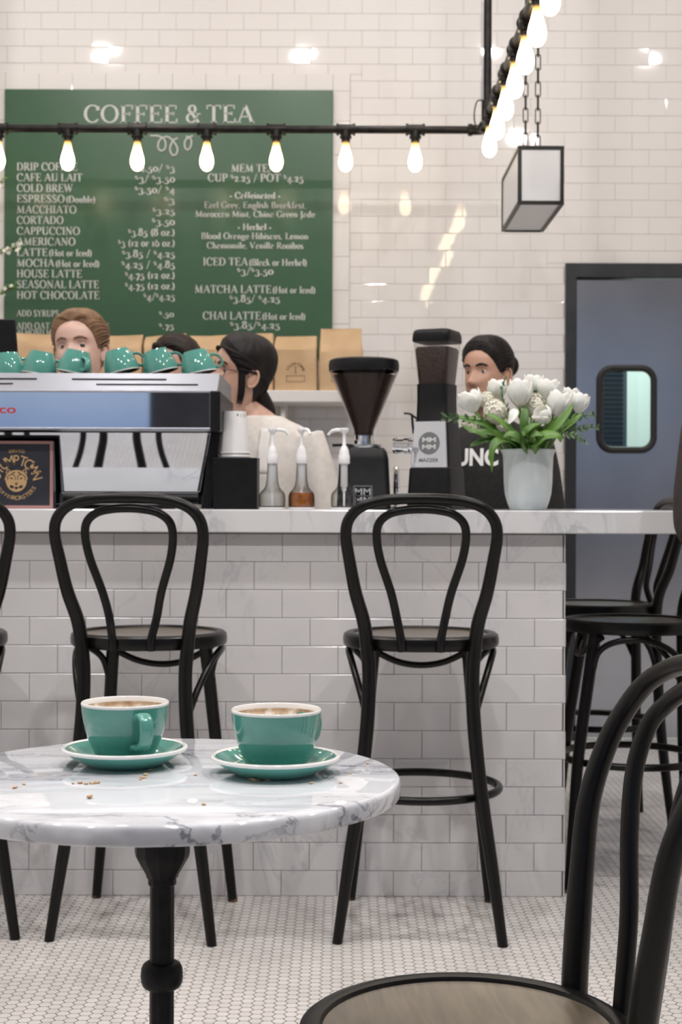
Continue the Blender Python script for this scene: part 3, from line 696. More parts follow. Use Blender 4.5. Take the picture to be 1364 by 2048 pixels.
for t, a, b, y, c in [(bd('MEM TEAS', 1.25), 462, 560, 344, 16), (bd('CUP $2.25 / POT $4.25', 1.25), 415, 607, 363, 16),
        (bd('- Caffeinated -'), 459, 561, 397, 13), (bd('Earl Grey, English Breakfast,', 1.3), 408, 613, 416, 13),
        (bd('Moroccan Mint, China Green Jade', 1.3), 390, 630, 434, 13), (bd('- Herbal -'), 475, 543, 460, 13),
        (bd('Blood Orange Hibiscus, Lemon', 1.3), 402, 617, 478, 13), (bd('Chamomile, Vanilla Rooibos', 1.3), 413, 607, 497, 13),
        ([('ICED TEA', 1, 1.25), sm('(Black or Herbal)')], 406, 614, 531, 16), (bd('$3/$3.50', 1.3), 474, 547, 549, 15),
        ([('MATCHA LATTE', 1, 1.25), sm('(Hot or Iced)')], 389, 631, 586, 16), (bd('$3.85/ $4.25', 1.3), 459, 560, 604, 15),
        ([('CHAI LATTE', 1, 1.25), sm('(Hot or Iced)')], 405, 611, 639, 16), (bd('$3.85/$4.25', 1.3), 460, 560, 657, 15)]:
    menu(t, a, b, y, c)
fl = MB()
for pts in ([(300, 272), (318, 273), (330, 282), (330, 297), (322, 302), (316, 294), (320, 280), (334, 274), (345, 281), (355, 297), (352, 309), (345, 310), (340, 298), (346, 282), (356, 276)],
            [(372, 273), (382, 279), (382, 292), (376, 300), (370, 295), (370, 283), (376, 276), (386, 272)]):
    fl.tube(cr([W(a, b, YB) for a, b in pts], 6), .0042, 6)
mesh_obj('flourish', fl, 'letter', board, 40, world=True)
#@@FURNITURE

# ================================================================== BENTWOOD STOOLS AND CHAIR
def bentwood(name, label, cat, sz, k, ring, group=None, lean=.080, splay=1.0, legz=None, hoop=None, inner=None):
    """front towards +Y; sz seat height; k stretches the back's height above the seat; ring: height of the foot ring"""
    t = thing(name, label, cat, (0, 0, 0), 0, group)
    r = .200
    s = mesh_obj('seat', MB().lathe([(0, sz-.012), (.08, sz-.0115), (.15, sz-.009), (.172, sz-.006), (.172, sz-.030), (0, sz-.030)], seg=56), 'seat', t, 40)
    rim = [(.170, sz-.032), (.170, sz-.006), (.173, sz-.0015), (.180, sz), (.190, sz-.001), (.197, sz-.006), (.199, sz-.018), (.198, sz-.030), (.194, sz-.035), (.170, sz-.034)]
    mesh_obj('seat_ring', MB().lathe(rim+rim[:1], seg=64), 'black', s, 40)
    hz = lambda z: sz+(z-.741)*k
    up = [(.132, -.168, sz-.02), (.140, -.176, hz(.78)), (.159, -.176-lean*.32, hz(.852)), (.173, -.176-lean*.55, hz(.93)), (.181, -.176-lean*.74, hz(.988)),
          (.174, -.176-lean*.85, hz(1.027)), (.146, -.176-lean*.94, hz(1.057)), (.098, -.176-lean*.985, hz(1.073)), (.045, -.176-lean, hz(1.078)), (0, -.176-lean, hz(1.079))]
    Lz = [(.200*splay, -.205, 0), (.172, -.187, .20*sz/.741), (.148, -.176, .36*sz/.741), (.131, -.171, .52*sz/.741), (.126, -.168, .64*sz/.741)]
    half = Lz+(hoop or up)
    path = cr(half+[(-x, y, z) for x, y, z in half[-2::-1]], 7)
    rr = lerp_list([.0125, .0155, .0172, .0175, .0172, .0172, .0170, .0160, .0150, .0142, .0138, .0134, .0132, .0132, .0132], len(path)//2+1)
    rad = rr+rr[-2::-1]; rad = (rad+[rad[-1]]*9)[:len(path)]
    mesh_obj('back_hoop', MB().tube(path, rad, 14), 'black', t, 60)
    inn = [(.046, -.196, sz-.033), (.048, -.198, sz-.005), (.059, -.186, hz(.79)), (.073, -.176-lean*.30, hz(.852)), (.098, -.176-lean*.53, hz(.93)), (.107, -.176-lean*.70, hz(.985)),
           (.101, -.176-lean*.80, hz(1.02)), (.076, -.176-lean*.88, hz(1.042)), (.04, -.176-lean*.92, hz(1.051)), (0, -.176-lean*.93, hz(1.0535))]
    inn = inner or inn
    mesh_obj('inner_hoop', MB().tube(cr(inn+[(-x, y, z) for x, y, z in inn[-2::-1]], 7), .0106 if not inner else .0118, 12), 'black', t, 60)
    for sx in (1, -1):
        fl = cr([(sx*.186*splay, .200, 0), (sx*.166, .184, .2*sz/.741), (sx*.150, .168, .38*sz/.741), (sx*.130, .134, .62*sz/.741), (sx*.122, .120, sz-.034)], 6)
        l = mesh_obj('leg', MB().tube(fl, lerp_list([.0125, .015, .0165, .0175, .018], len(fl)), 14), 'black', t, 60)
        mesh_obj('foot_tip', MB().tube([(sx*.1865*splay, .2004, -.0), (sx*.1855*splay, .1996, .008)], .0129, 12), 'footpad', l, 60)
        br = [(sx*.129, -.166, sz-.205), (sx*.150, -.135, sz-.135), (sx*.172, -.075, sz-.074), (sx*.184, .0, sz-.047), (sx*.174, .075, sz-.055), (sx*.150, .115, sz-.085), (sx*.136, .128, sz-.135)]
        mesh_obj('side_brace', MB().tube(cr(br, 7), .0088, 10), 'black', t, 60)
    bow = [(-.150, .105, sz-.043), (-.115, .130, sz-.067), (-.06, .148, sz-.094), (0, .154, sz-.103), (.06, .148, sz-.094), (.115, .130, sz-.067), (.150, .105, sz-.043)]
    mesh_obj('front_brace', MB().tube(cr(bow, 7), .0088, 10), 'black', t, 60)
    if ring:
        mesh_obj('foot_ring', MB().tube([(.200*math.cos(2*PI*i/56), .200*math.sin(2*PI*i/56), ring) for i in range(56)], .0105, 12, closed=True), 'black', t, 60)
    return t
GS = 'bentwood stools along the bar'
st = bentwood('bar_stool', 'black bentwood bar stool with foot ring below the white flower vase', 'bar stool', .741, 1.0, .346, GS)
st.location = (.205, 3.83, 0); st.rotation_euler = (0, 0, math.radians(-3))
dup(st, (-.489, 3.835, 0), (0, 0, math.radians(-5)), 'black bentwood bar stool standing behind the marble café table, before the espresso machine')
dup(st, (-1.045, 3.795, 0), (0, 0, math.radians(18)), 'black bentwood bar stool at the picture edge, before the framed gold sign')
dup(st, (.835, 4.30, 0), (0, 0, math.radians(88)), 'bentwood stool turned sideways under the counter overhang, the one in front')
dup(st, (.85, 4.99, 0), (0, 0, math.radians(94)), 'bentwood stool turned sideways under the counter overhang, nearer the steel door')
ch = bentwood('cafe_chair', 'low black bentwood chair with gleaming round seat beside the marble table', 'chair', .461, 1.235, None, lean=.10,
    hoop=[(.131, -.163, .435), (.140, -.169, .52), (.152, -.178, .60), (.162, -.190, .685), (.170, -.215, .755), (.168, -.240, .802), (.150, -.262, .838), (.110, -.283, .862), (.055, -.295, .873), (0, -.299, .876)],
    inner=[(.046, -0.199, .420), (.048, -0.200, .45), (.060, -0.212, .56), (.078, -0.218, .66), (.094, -0.229, .735), (.098, -0.248, .79), (.085, -0.268, .82), (.05, -0.284, .843), (.02, -0.291, .850), (0, -0.292, .851)])
ch.location = (.150, 1.757, 0); ch.rotation_euler = (0, 0, math.radians(96))

# ================================================================== MARBLE TABLE
TX, TY, TZ, TR = -.2045, 1.728, .754, .274
tb = thing('cafe_table', 'round white marble table on a black cast iron pedestal', 'table', (TX, TY, 0))
th = .021
mesh_obj('tabletop', MB().lathe([(0, TZ-th), (TR-.004, TZ-th), (TR-.0012, TZ-th+.001), (TR, TZ-th+.003), (TR, TZ-.0050), (TR-.0009, TZ-.0022), (TR-.0026, TZ-.0007), (TR-.005, TZ), (0, TZ)], seg=160), 'table_marble', tb, 50)
pl = MB()
for a in range(4):
    t = a*PI/2+.4; c, s = math.cos(t), math.sin(t)
    q = [(-s*w_+c*d_, c*w_+s*d_) for d_, w_ in ((.02, -.012), (.19, -.009), (.19, .009), (.02, .012))]
    pl.prism(q, 'z', TZ-th-.010, TZ-th)
    pl.lathe([(.0, TZ-th-.017), (.006, TZ-th-.016), (.007, TZ-th-.010)], (c*.175, s*.175, 0), 12)
mesh_obj('support_arms', pl, 'iron', tb, 40)
cap = [(.0318, TZ-th-.008), (.0318, .665), (.0305, .660), (.0190, .640), (.0184, .637), (.0164, .6365), (.0164, .6290), (.0140, .627)]
mesh_obj('column_cap', MB().lathe(cap, seg=12), 'iron', tb, 25)
col = MB(); rings = []
for z in (.12, .40, .68):
    rings.append([((.0138+.0003*math.cos(8*a))*math.cos(a), (.0138+.0003*math.cos(8*a))*math.sin(a), z) for a in [2*PI*i/96 for i in range(96)]])
col.loft(rings)
mesh_obj('column', col, 'iron', tb, 50)
mesh_obj('column_collar', MB().lathe([(.0135, .5395), (.0180, .5390), (.0215, .5365), (.0236, .5320), (.0243, .5260), (.0243, .5220), (.0236, .5160), (.0215, .5115), (.0180, .5090), (.0135, .5085)], seg=32), 'iron', tb, 40)
for a in range(3):
    t = a*2*PI/3+PI/2; c, s = math.cos(t), math.sin(t)
    leg = [(c*d_, s*d_, z) for d_, z in ((.0, .15), (.05, .135), (.12, .07), (.19, .035), (.245, .022))]
    f = mesh_obj('pedestal_leg', MB().tube(cr(leg, 6), lerp_list([.022, .022, .018, .016, .014], 25), 12), 'iron', tb, 50)
    mesh_obj('foot', MB().lathe([(0, 0), (.02, 0), (.022, .008), (.012, .02), (0, .024)], (c*.245, s*.245, 0), 16), 'iron', f, 40)
mesh_obj('pedestal_hub', MB().lathe([(.0, .10), (.03, .105), (.034, .14), (.026, .165), (.017, .18), (.0165, .2)], seg=24), 'iron', tb, 40)

# ================================================================== CUPS AND SAUCERS
def make_saucer(label, loc):
    t = thing('saucer', label, 'saucer', loc, 0, 'saucers on the marble table')
    prof = [(0, .002), (.036, .002), (.040, .0), (.045, .0), (.050, .003), (.062, .010), (.0715, .0165), (.0728, .0182)]
    top = [(.0705, .0205), (.066, .0180), (.054, .0100), (.044, .0062), (.036, .0062), (.034, .0052), (0, .0052)]
    mesh_obj('dish', MB().lathe(prof+top, seg=72), 'teal', t, 60)
    mesh_obj('white_rim', MB().lathe([(.0722, .0176), (.0748, .0180), (.0758, .0198), (.0750, .0218), (.0725, .0224), (.0700, .0206)], seg=72), 'cream', t, 70)
    return t
def make_cup(label, loc, rot=(0, 0, 0), group=None, coffee=True, name='coffee_cup'):
    t = thing(name, label, 'cup', loc, 0, group, rot)
    out = [(0, .0025), (.028, .0025), (.0305, 0), (.0330, 0), (.0345, .003), (.0385, .012), (.0430, .0225), (.0468, .034), (.0496, .046), (.0515, .058), (.0522, .0658)]
    mesh_obj('cup_body', MB().lathe(out, seg=64), 'teal', t, 60)
    ins = [(.0522, .0655), (.0526, .0668), (.0524, .0684), (.0513, .0692), (.0500, .0684), (.0494, .060), (.0476, .046), (.0445, .034), (.039, .020), (.030, .009), (0, .007)]
    mesh_obj('white_lining', MB().lathe(ins, seg=64), 'cream', t, 60)
    hp = cr([(.0478, 0, .0545), (.060, 0, .0590), (.0705, 0, .0545), (.0735, 0, .043), (.0690, 0, .030), (.0580, 0, .0215), (.0420, 0, .0195)], 6)
    m = MB(); n = len(hp); rings = []
    for i, p in enumerate(hp):
        a, b = hp[max(i-1, 0)], hp[min(i+1, n-1)]; T = (b-a).normalized(); U = Vector((0, 1, 0)); V = T.cross(U)
        e = abs(i/(n-1)-.5)*2; hw = .0080+.002*e**3; tw = .0033+.002*e**4
        rings.append([p+U*(hw*math.copysign(abs(math.cos(q))**.7, math.cos(q)))+V*(tw*math.copysign(abs(math.sin(q))**.7, math.sin(q))) for q in [2*PI*j/14 for j in range(14)]])
    m.loft(rings); mesh_obj('handle', m, 'teal', t, 60)
    if coffee:
        mesh_obj('coffee_foam', MB().lathe([(0, .0545), (.035, .0545), (.0465, .0555), (.0489, .0600), (.0492, .0630), (.0488, .0600)], seg=64), 'foam', t, 60)
    return t
p = W(249, 1501, 1.80); q = W(551, 1519, 1.742)
make_saucer('teal saucer with white rim under the cup whose handle shows', (p.x, 1.80, TZ))
make_saucer('teal saucer with white rim under the cup whose handle is hidden', (q.x, 1.742, TZ))
make_cup('teal cappuccino cup on its saucer, handle turned toward the viewer', (W(250, 1480, 1.80).x, 1.80, TZ+.0064), (0, 0, math.radians(-62)), 'full cups on the marble table')
make_cup('teal cappuccino cup on its saucer, handle turned away, foam streaks inside', (W(552.5, 1480, 1.742).x, 1.742, TZ+.0064), (0, 0, math.radians(52)), 'full cups on the marble table')
# pastry crumbs
def crumb(px, py, size, floor=False):
    h = CAMZ-(0 if floor else TZ); pt = W(px, py, 1.0); d = h/(CAMZ-pt.z); pt = W(px, py, d)
    m = MB(); m.ball((0, 0, .0), 1, 8, 6, sc=(size*1.15, size*.8, size*.38))
    for k, v in enumerate(m.v): m.v[k] = v*(1+.85*mnoise.noise(v*900+Vector((px, py, 0))))
    zmin = min(v.z for v in m.v); m.v = [v-Vector((0, 0, zmin)) for v in m.v]
    o = mesh_obj('pastry_crumb', m, 'crumb', None, 50); o.location = (pt.x, pt.y, 0 if floor else TZ); o.rotation_euler = (0, 0, random.uniform(0, 6))
    if floor: tag(o, 'brown crumb lying on the hexagon floor at the foot of the bar', 'crumb')
    else: tag(o, 'tiny golden pastry crumb lying on the marble table top', 'crumb', 'crumbs on the marble table')
for x, y, s in [(146, 1568, .0022), (160, 1567, .003), (172, 1569, .0026), (184, 1568, .003), (194, 1567, .0032), (180, 1597, .0042), (286, 1557, .0034), (291, 1551, .003), (281, 1560, .0022),
                (301, 1542, .003), (391, 1551, .0025), (408, 1610, .0028), (500, 1560, .003), (509, 1563, .004), (518, 1561, .0032), (536, 1562, .003), (623, 1568, .0026),
                (682, 1567, .002), (735, 1528, .0022), (29, 1577, .003), (48, 1570, .0024), (700, 1548, .002)]:
    crumb(x, y, s)
crumb(935, 1815, .005, True)
#@@BAR

# ================================================================== ON THE BAR
def X(px, d): return W(px, HY, d).x
def Zp(py, d): return CAMZ-(py-HY)/FPX*d

# ---- espresso machine
EM = thing('espresso_machine', 'wide polished steel espresso machine with teal cups on top', 'espresso machine', (-.85, 4.45, CTZ))
d0 = 4.20; xl, xr = -1.37, X(437, d0)
zt0, zt1, zb = Zp(785, d0), Zp(748, 4.29), Zp(862, d0)
m = MB().prism([(d0-.002, zt0+.003), (4.29, zt1), (4.72, zt1), (4.72, zt0+.003)], 'x', xl, xr-.004)
tray = mesh_obj('cup_tray', m, 'tray', EM, 0, .003, world=True)
sl = Vector((0, 4.29-d0, zt1-zt0)).normalized()
for pa, pb, py in ((-60, 73, 760.5), (143, 332, 761), (-60, 25, 771), (192, 395, 772)):
    t = (785-py)/(785-748); c = Vector((0, d0+(4.29-d0)*t-.003, zt0+.003+(zt1-zt0-.003)*t))
    a, b = X(pa, c.y), X(pb, c.y); e = sl*.0024
    mm_ = MB(); nrm = Vector((0, -sl.z, sl.y))*.0012
    mm_.add([Vector((a, 0, 0))+c-e+nrm, Vector((b, 0, 0))+c-e+nrm, Vector((b, 0, 0))+c+e+nrm, Vector((a, 0, 0))+c+e+nrm,
             Vector((a, 0, 0))+c-e-nrm*2, Vector((b, 0, 0))+c-e-nrm*2, Vector((b, 0, 0))+c+e-nrm*2, Vector((a, 0, 0))+c+e-nrm*2],
            [(0, 1, 2, 3), (4, 7, 6, 5), (0, 4, 5, 1), (1, 5, 6, 2), (2, 6, 7, 3), (3, 7, 4, 0)])
    s_ = mesh_obj('tray_slot', mm_, 'rubber', tray, 0)
    s_.data.transform(Matrix.Translation(-EM.location))
xm = X(420, d0)
mesh_obj('mirror_panel', MB().box((xl, d0, zb+.006), (xm, d0+.02, zt0)), 'mirror', EM, 0, .002, world=True)
mesh_obj('panel_edge', MB().box((xl, d0-.004, zb), (xm, d0+.022, zb+.006)).box((xl, d0-.003, zt0-.001), (xm, d0+.02, zt0+.003)), 'steel', EM, 0, .001, world=True)
mesh_obj('end_cap', MB().box((xm, d0-.004, zb-.002), (X(440, d0), 4.70, zt0+.003)), 'plastic_black', EM, 0, .004, world=True)
mesh_obj('inner_housing', MB().box((xl, d0+.022, zb), (xm, 4.70, zt0+.003)).box((xl, 4.42, 1.09), (-.40, 4.70, zb)), 'plastic_black', EM, 0, world=True)
y0, y1 = 4.345, 4.310; zl0, zl1 = Zp(985, y0), zb-.002
m = MB().add([(xl, y0, zl0), (X(395, y0), y0, zl0), (X(417, y1), y1, zl1), (xl, y1, zl1), (xl, y0+.07, zl0), (X(395, y0), y0+.07, zl0), (X(417, y1), y1+.10, zl1), (xl, y1+.10, zl1)],
             [(0, 1, 2, 3), (4, 7, 6, 5), (0, 4, 5, 1), (1, 5, 6, 2), (2, 6, 7, 3), (3, 7, 4, 0)])
mesh_obj('lower_panel', m, 'mirror', EM, 0, world=True)
mesh_obj('base_strip', MB().box((xl, 4.335, CTZ+.012), (X(397, 4.33), 4.70, zl0-.002)), 'mirror', EM, 0, .002, world=True)
ys = 4.30
q = [(X(402, ys), CTZ+.002), (X(424, ys), CTZ+.002), (X(440, ys), zb), (X(421, ys), zb)]
mesh_obj('side_frame', MB().prism(q, 'y', ys, 4.68), 'plastic_black', EM, 0, .003, world=True)
q = [(X(393, ys), zl0), (X(400, ys), zl0), (X(421, ys), zb-.002), (X(415, ys), zb-.002)]
mesh_obj('chrome_trim', MB().prism(q, 'y', ys, ys+.012), 'chrome', EM, 0, .001, world=True)
for fx in (xl+.08, -.47):
    for fy in (4.37, 4.64):
        mesh_obj('foot', MB().lathe([(0, CTZ), (.022, CTZ), (.018, CTZ+.014), (0, CTZ+.014)], (fx, fy, 0), 16), 'chrome', EM, 40, world=True)
mesh_obj('red_lettering', fit_text('la marzocco', X(-140, d0), X(31, d0), Zp(829, d0), Zp(812, d0), d0-.0012), 'red', EM, 0, world=True)
# ---- teal cups upside down on the machine
def flipped(label, px, d, tilt, turn, first=None):
    loc = (X(px, d), d, zt1+.0668+abs(math.sin(tilt))*.040)
    rot = (Matrix.Rotation(tilt, 3, 'Y') @ Matrix.Rotation(turn, 3, 'Z') @ Matrix.Rotation(PI, 3, 'X')).to_euler()
    if first is None: return make_cup(label, loc, rot, 'cups drying on the espresso machine', False, 'espresso_cup')
    return dup(first, loc, rot, label)
L6 = ['upturned teal cup on the machine, just below the black tablet', 'upturned teal cup on the machine, between the tablet and the blonde barista',
      'upturned teal cup on the machine, in front of the blonde barista\'s chin', 'upturned teal cup on the machine, below the bag beside the blonde barista',
      'upturned teal cup on the machine, below the brown-haired barista\'s forehead', 'upturned teal cup at the end of the machine, beside the dark-haired barista in profile']
fc = None
for lab, px, d, tl, tu in zip(L6, (12, 84, 156, 232, 309, 388), (4.44, 4.42, 4.40, 4.40, 4.41, 4.40), (-.10, .16, .20, -.26, -.28, -.22), (.5, .3, -.9, .35, .3, .25)):
    o = flipped(lab, px, d, tl, tu, fc); fc = fc or o
# ---- framed sign with a tiger's head
ds = 4.265
sg = thing('counter_sign', 'small framed sign, gold tiger head and lettering on dark navy', 'sign', (X(33, ds), ds, CTZ))
SX0, SX1, SZ0, SZ1 = X(-40, ds), X(106, ds), CTZ, Zp(884, ds)
mesh_obj('sign_block', MB().prism([(ds+.002, SZ0), (ds+.045, SZ0), (ds+.014, SZ1-.001), (ds+.002, SZ1-.001)], 'x', SX0+.001, SX1+.0005), 'lantern_frame', sg, 0, world=True)
bw = .0085; m = MB()
for a, b in (((SX0, SZ0), (SX1, SZ0+bw)), ((SX0, SZ1-bw), (SX1, SZ1)), ((SX0, SZ0+bw), (SX0+bw, SZ1-bw)), ((SX1-bw, SZ0+bw), (SX1, SZ1-bw))):
    m.box((a[0], ds-.004, a[1]), (b[0], ds+.002, b[1]))
mesh_obj('sign_frame', m, 'pink', sg, 0, .001, world=True)
mesh_obj('sign_panel', MB().box((SX0+bw, ds-.002, SZ0+bw), (SX1-bw, ds+.002, SZ1-bw)), 'navy', sg, 0, world=True)
cxs, yl = X(33, ds), ds-.0028; zc = Zp(962, ds)
m = arc_text('STUMPTOWN', cxs, zc-.004, .0605, -74, 74, .036, yl, 1.15)
m.join(arc_text('SERVING', cxs, zc-.06, .142, -8, 8, .0125, yl, 1.0))
m.join(arc_text('COFFEE', cxs, zc+.006, .0535, -108-20, -180-8, .0135, yl, 1.0, True) if False else MB())
def low_arc(txt, a0, a1, size, r):
    out = MB()
    for i, chh in enumerate(txt):
        t = math.radians(a0+(a1-a0)*i/(len(txt)-1)); g = text_mb(chh, size); a, b = bounds(g); mx = (a[0]+b[0])/2
        for k, pnt in enumerate(g.v):
            x, z = pnt.x-mx, pnt.z-size*.35
            g.v[k] = Vector((cxs+r*math.sin(t)+x*math.cos(t)-z*math.sin(t), yl, zc+.006-r*math.cos(t)+x*math.sin(t)+z*math.cos(t)))
        out.join(g)
    return out
m.join(low_arc('COFFEE', -58, -14, .0135, .057)).join(low_arc('ROASTERS', -6, 60, .0175, .057))
mesh_obj('gold_lettering', m, 'gold', sg, 0, world=True)
def pl2(pts, mi=0, y=0): return MB().add([(cxs+x*.001, yl-y, zc+z*.001) for x, z in pts], [tuple(range(len(pts)))], mi)
face = MB()
oval = [(33*math.cos(a)*(1 if math.sin(a) > 0 else .92), 34*math.sin(a)*(1.0 if math.sin(a) < 0 else .82)) for a in [2*PI*i/40 for i in range(40)]]
face.join(pl2(oval))
for s_ in (1, -1):
    face.join(pl2([(s_*16, 26), (s_*27, 33), (s_*31, 16)]))                                   # ears
    face.join(pl2([(s_*19, 25.5), (s_*25.5, 29.5), (s_*27.5, 20)], 1, .0003))
    for a0_, rr_ in ((20, 24), (20, 19)):                                                     # ringed eyes
        pass
    face.join(MB().tube([(cxs+.001*(s_*14+11*math.cos(t)), yl-.0004, zc+.001*(5+10*math.sin(t))) for t in [math.radians(-30+i*15) if s_ > 0 else math.radians(210-i*15) for i in range(17)]], .0009, 6, mi=1))
    face.join(pl2([(s_*9, 3), (s_*14, 7), (s_*19, 6), (s_*14, 2)], 1, .0005))                 # eyes
    for k in range(3):
        face.join(pl2([(s_*(24+k), 8-k*9), (s_*31, 9-k*9), (s_*31, 7-k*9)], 1, .0005))        # cheek stripes
    face.join(pl2([(s_*6, -19), (s_*17, -14), (s_*19, -21), (s_*10, -25)], 1, .0004))         # muzzle shade
    for k in range(2): face.join(pl2([(s_*(3+k*5), 21-k*2), (s_*(5+k*5), 24-k*2), (s_*(11+k*4), 16-k*2)], 1, .0005))
face.join(pl2([(-5, -9), (5, -9), (0, -16)], 1, .0005)).join(pl2([(-7, -22), (0, -19), (7, -22), (0, -28)], 1, .0005))
mesh_obj('tiger_emblem', face, ['gold', 'navy'], sg, 0, world=True)

# ---- black box with a stack of paper cups standing upside down in it
dB = 4.27
bx = thing('cup_holder', 'black open box on the bar holding white paper cups', 'holder', (X(470, dB), dB+.06, CTZ))
bx0, bx1, bz1 = X(426, dB), X(514, dB), Zp(916, dB)
m = MB()
for a, b in (((bx0, dB), (bx1, dB+.006)), ((bx0, dB+.118), (bx1, dB+.124)), ((bx0, dB+.006), (bx0+.006, dB+.118)), ((bx1-.006, dB+.006), (bx1, dB+.118))):
    m.box((*a, CTZ), (*b, bz1))
m.box((bx0+.006, dB+.006, CTZ), (bx1-.006, dB+.118, bz1-.03))
mesh_obj('box', m, 'plastic_black', bx, 0, .0015, world=True)
cxp, cyp = X(469, dB+.06), dB+.06
pz = bz1-.0295; rim_lab = ['topmost of the upturned paper cups, its whole white side showing', 'upturned paper cup directly under the top one, only its rim showing',
    'third upturned paper cup from the top of the stack', 'fourth upturned paper cup from the top of the stack', 'lowest upturned paper cup, its rim inside the black box']
hcup = .122; r0_, r1_ = .0447, .0325
for i in range(5):
    t = thing('paper_cup', rim_lab[4-i], 'cup', (cxp, cyp, pz+i*.0105), 0, 'paper cups in the black box')
    m = MB().lathe([(r0_-.003, .0), (r0_, .0), (r0_+.0012, .0022), (r0_, .0046), (r0_-.0012, .005), (r1_, hcup), (r1_-.002, hcup), (r1_-.003, hcup-.006), (0, hcup-.006)], seg=40)
    m.lathe([(r0_-.003, 0), (r1_-.001, hcup-.005)], seg=40)
    mesh_obj('cup_wall', m, 'paper', t, 40)
    if i == 4:
        g = MB()
        for k, chh in enumerate('elll'):
            l = text_mb(chh, .014); a, b = bounds(l)
            th_ = math.radians(-68-k*13+0); 
            for q_, pnt in enumerate(l.v):
                x, z = -(pnt.x-(a[0]+b[0])/2), -(pnt.z); zz = hcup-.008+z
                rr_ = r1_+(r0_-r1_)*(hcup-zz)/hcup+.0004; aa = math.radians(-72+k*17)+x/rr_
                l.v[q_] = Vector((rr_*math.cos(aa), rr_*math.sin(aa), zz))
            g.join(l)
        mesh_obj('print', g, 'ink', t, 0)

# ---- syrup bottles with white pumps
def bottle(px, label, fill, spout, d=4.19):
    t = thing('syrup_bottle', label, 'bottle', (X(px, d), d, CTZ), spout, 'pump bottles of syrup on the bar')
    sh = [(0, .001), (.032, .001), (.0355, .004), (.0365, .010), (.0368, .030), (.0362, .040), (.033, .048), (.0258, .055), (.0198, .064), (.0168, .078), (.0152, .095), (.0140, .128)]
    inn_ = [(.0122, .128), (.0134, .095), (.0150, .078), (.0180, .064), (.0240, .055), (.0312, .048), (.0344, .040), (.0350, .030), (.0347, .010), (.0335, .004), (0, .004)]
    mesh_obj('glass_body', MB().lathe(sh, seg=40), 'bottle', t, 60)
    if fill:
        ins = [(0, .0045), (.031, .0045), (.0333, .006), (.0343, .012), (.0346, .030), (.0340, .0395)]
        if fill == 'syrup': ins += [(.0308, .0475), (0, .0475)]
        else: ins = ins[:3]+[(.0340, .010), (0, .010)]
        mesh_obj('syrup', MB().lathe(ins, seg=40), fill, t, 60)
    mesh_obj('base_label', MB().lathe([(.0362, .0015), (.0372, .0015), (.0372, .006), (.0362, .006)], seg=40), 'plastic_white', t, 40)
    p_ = MB().lathe([(0, .052), (.0055, .052), (.0062, .062), (.0098, .066), (.0098, .126), (.0150, .128), (.0160, .130), (.0160, .150), (.0145, .153), (.0140, .157), (.0118, .168), (.0075, .176), (.0050, .180), (.0046, .214), (0, .214)], seg=28)
    p_.tube([(0, 0, .006), (0, 0, .053)], .003, 8)
    mesh_obj('pump', p_, 'plastic_white', t, 50)
    h_ = MB().lathe([(0, .212), (.0062, .212), (.0100, .217), (.0125, .221), (.0128, .2255), (.0118, .228), (0, .2285)], seg=28)
    h_.tube(cr([(.004, 0, .221), (.022, 0, .2225), (.036, 0, .2185), (.046, 0, .2085)], 5), [.0064]*6+[.0058]*5+[.0046]*5, 10, flat=.85)
    mesh_obj('pump_head', h_, 'plastic_white', t, 50)
    return t
bottle(544.5, 'clear pump bottle beside the black paper-cup box', 'clear_syrup', 0.15)
bottle(603, 'pump bottle filled with amber syrup', 'syrup', -1.0)
bottle(688, 'clear pump bottle before the cone-shaped coffee grinder', 'clear_syrup', PI-.2)

# ---- grinder with cone hopper
dg = 4.48
g1 = thing('coffee_grinder', 'coffee grinder with wide cone-shaped hopper full of beans', 'grinder', (X(727, dg), dg, CTZ))
s = dg/FPX; gx = 0
zz = lambda py: Zp(py, dg)-CTZ
mesh_obj('hopper', MB().lathe([(.028, zz(872)), (.030, zz(860)), (.066*1.55, zz(742)), (.0672*1.55, zz(742)), (.0312, zz(861)), (.0285, zz(873))], seg=56), 'smoke', g1, 50)
mesh_obj('beans', MB().lathe([(0, zz(871)), (.0265, zz(870)), (.029, zz(859)), (.0925, zz(751)), (.080, zz(749)), (.04, zz(747)), (0, zz(746))], seg=56), 'bean', g1, 50)
mesh_obj('hopper_lid', MB().lathe([(.098, zz(744)), (.1045, zz(742)), (.1055, zz(730)), (.103, zz(722)), (.096, zz(719)), (0, zz(718))], seg=56), 'plastic_black', g1, 40)
mesh_obj('collar', MB().lathe([(.0, zz(889)), (.031, zz(889)), (.031, zz(881)), (.027, zz(880)), (.027, zz(871)), (0, zz(871))], seg=40), 'chrome', g1, 40)
mesh_obj('top_plate', MB().lathe([(0, zz(896)), (.050, zz(896)), (.052, zz(893)), (.052, zz(889)), (0, zz(888))], seg=40), 'steel', g1, 40)
def rsec(cx, cy, hx, hy, z, r, rot=0, n=5):
    out = []
    for x, y in rrect(-hx, -hy, hx, hy, r, n): out.append((cx+x*math.cos(rot)-y*math.sin(rot), cy+x*math.sin(rot)+y*math.cos(rot), z))
    return out
m = MB().loft([rsec(0, .02, .081, .09, z, .02) for z in (.0, .006)]+[rsec(0, .02, .080, .088, .010, .02), rsec(0, .02, .073, .08, zz(918), .02), rsec(0, .02, .068, .075, zz(904), .022), rsec(0, .02, .060, .068, zz(896), .025)])
mesh_obj('grinder_body', m, 'plastic_black', g1, 50)
mesh_obj('dosing_lever', MB().tube([(-.03, 0, zz(891)), (-.06, -.01, zz(890)), (-.094, -.012, zz(891))], [.003, .0045, .0048], 10), 'plastic_black', g1, 50)
mx0, mx1 = X(707, dg-.07)-g1.location.x, X(744, dg-.07)-g1.location.x
yb_ = -.0725; pm = MB()
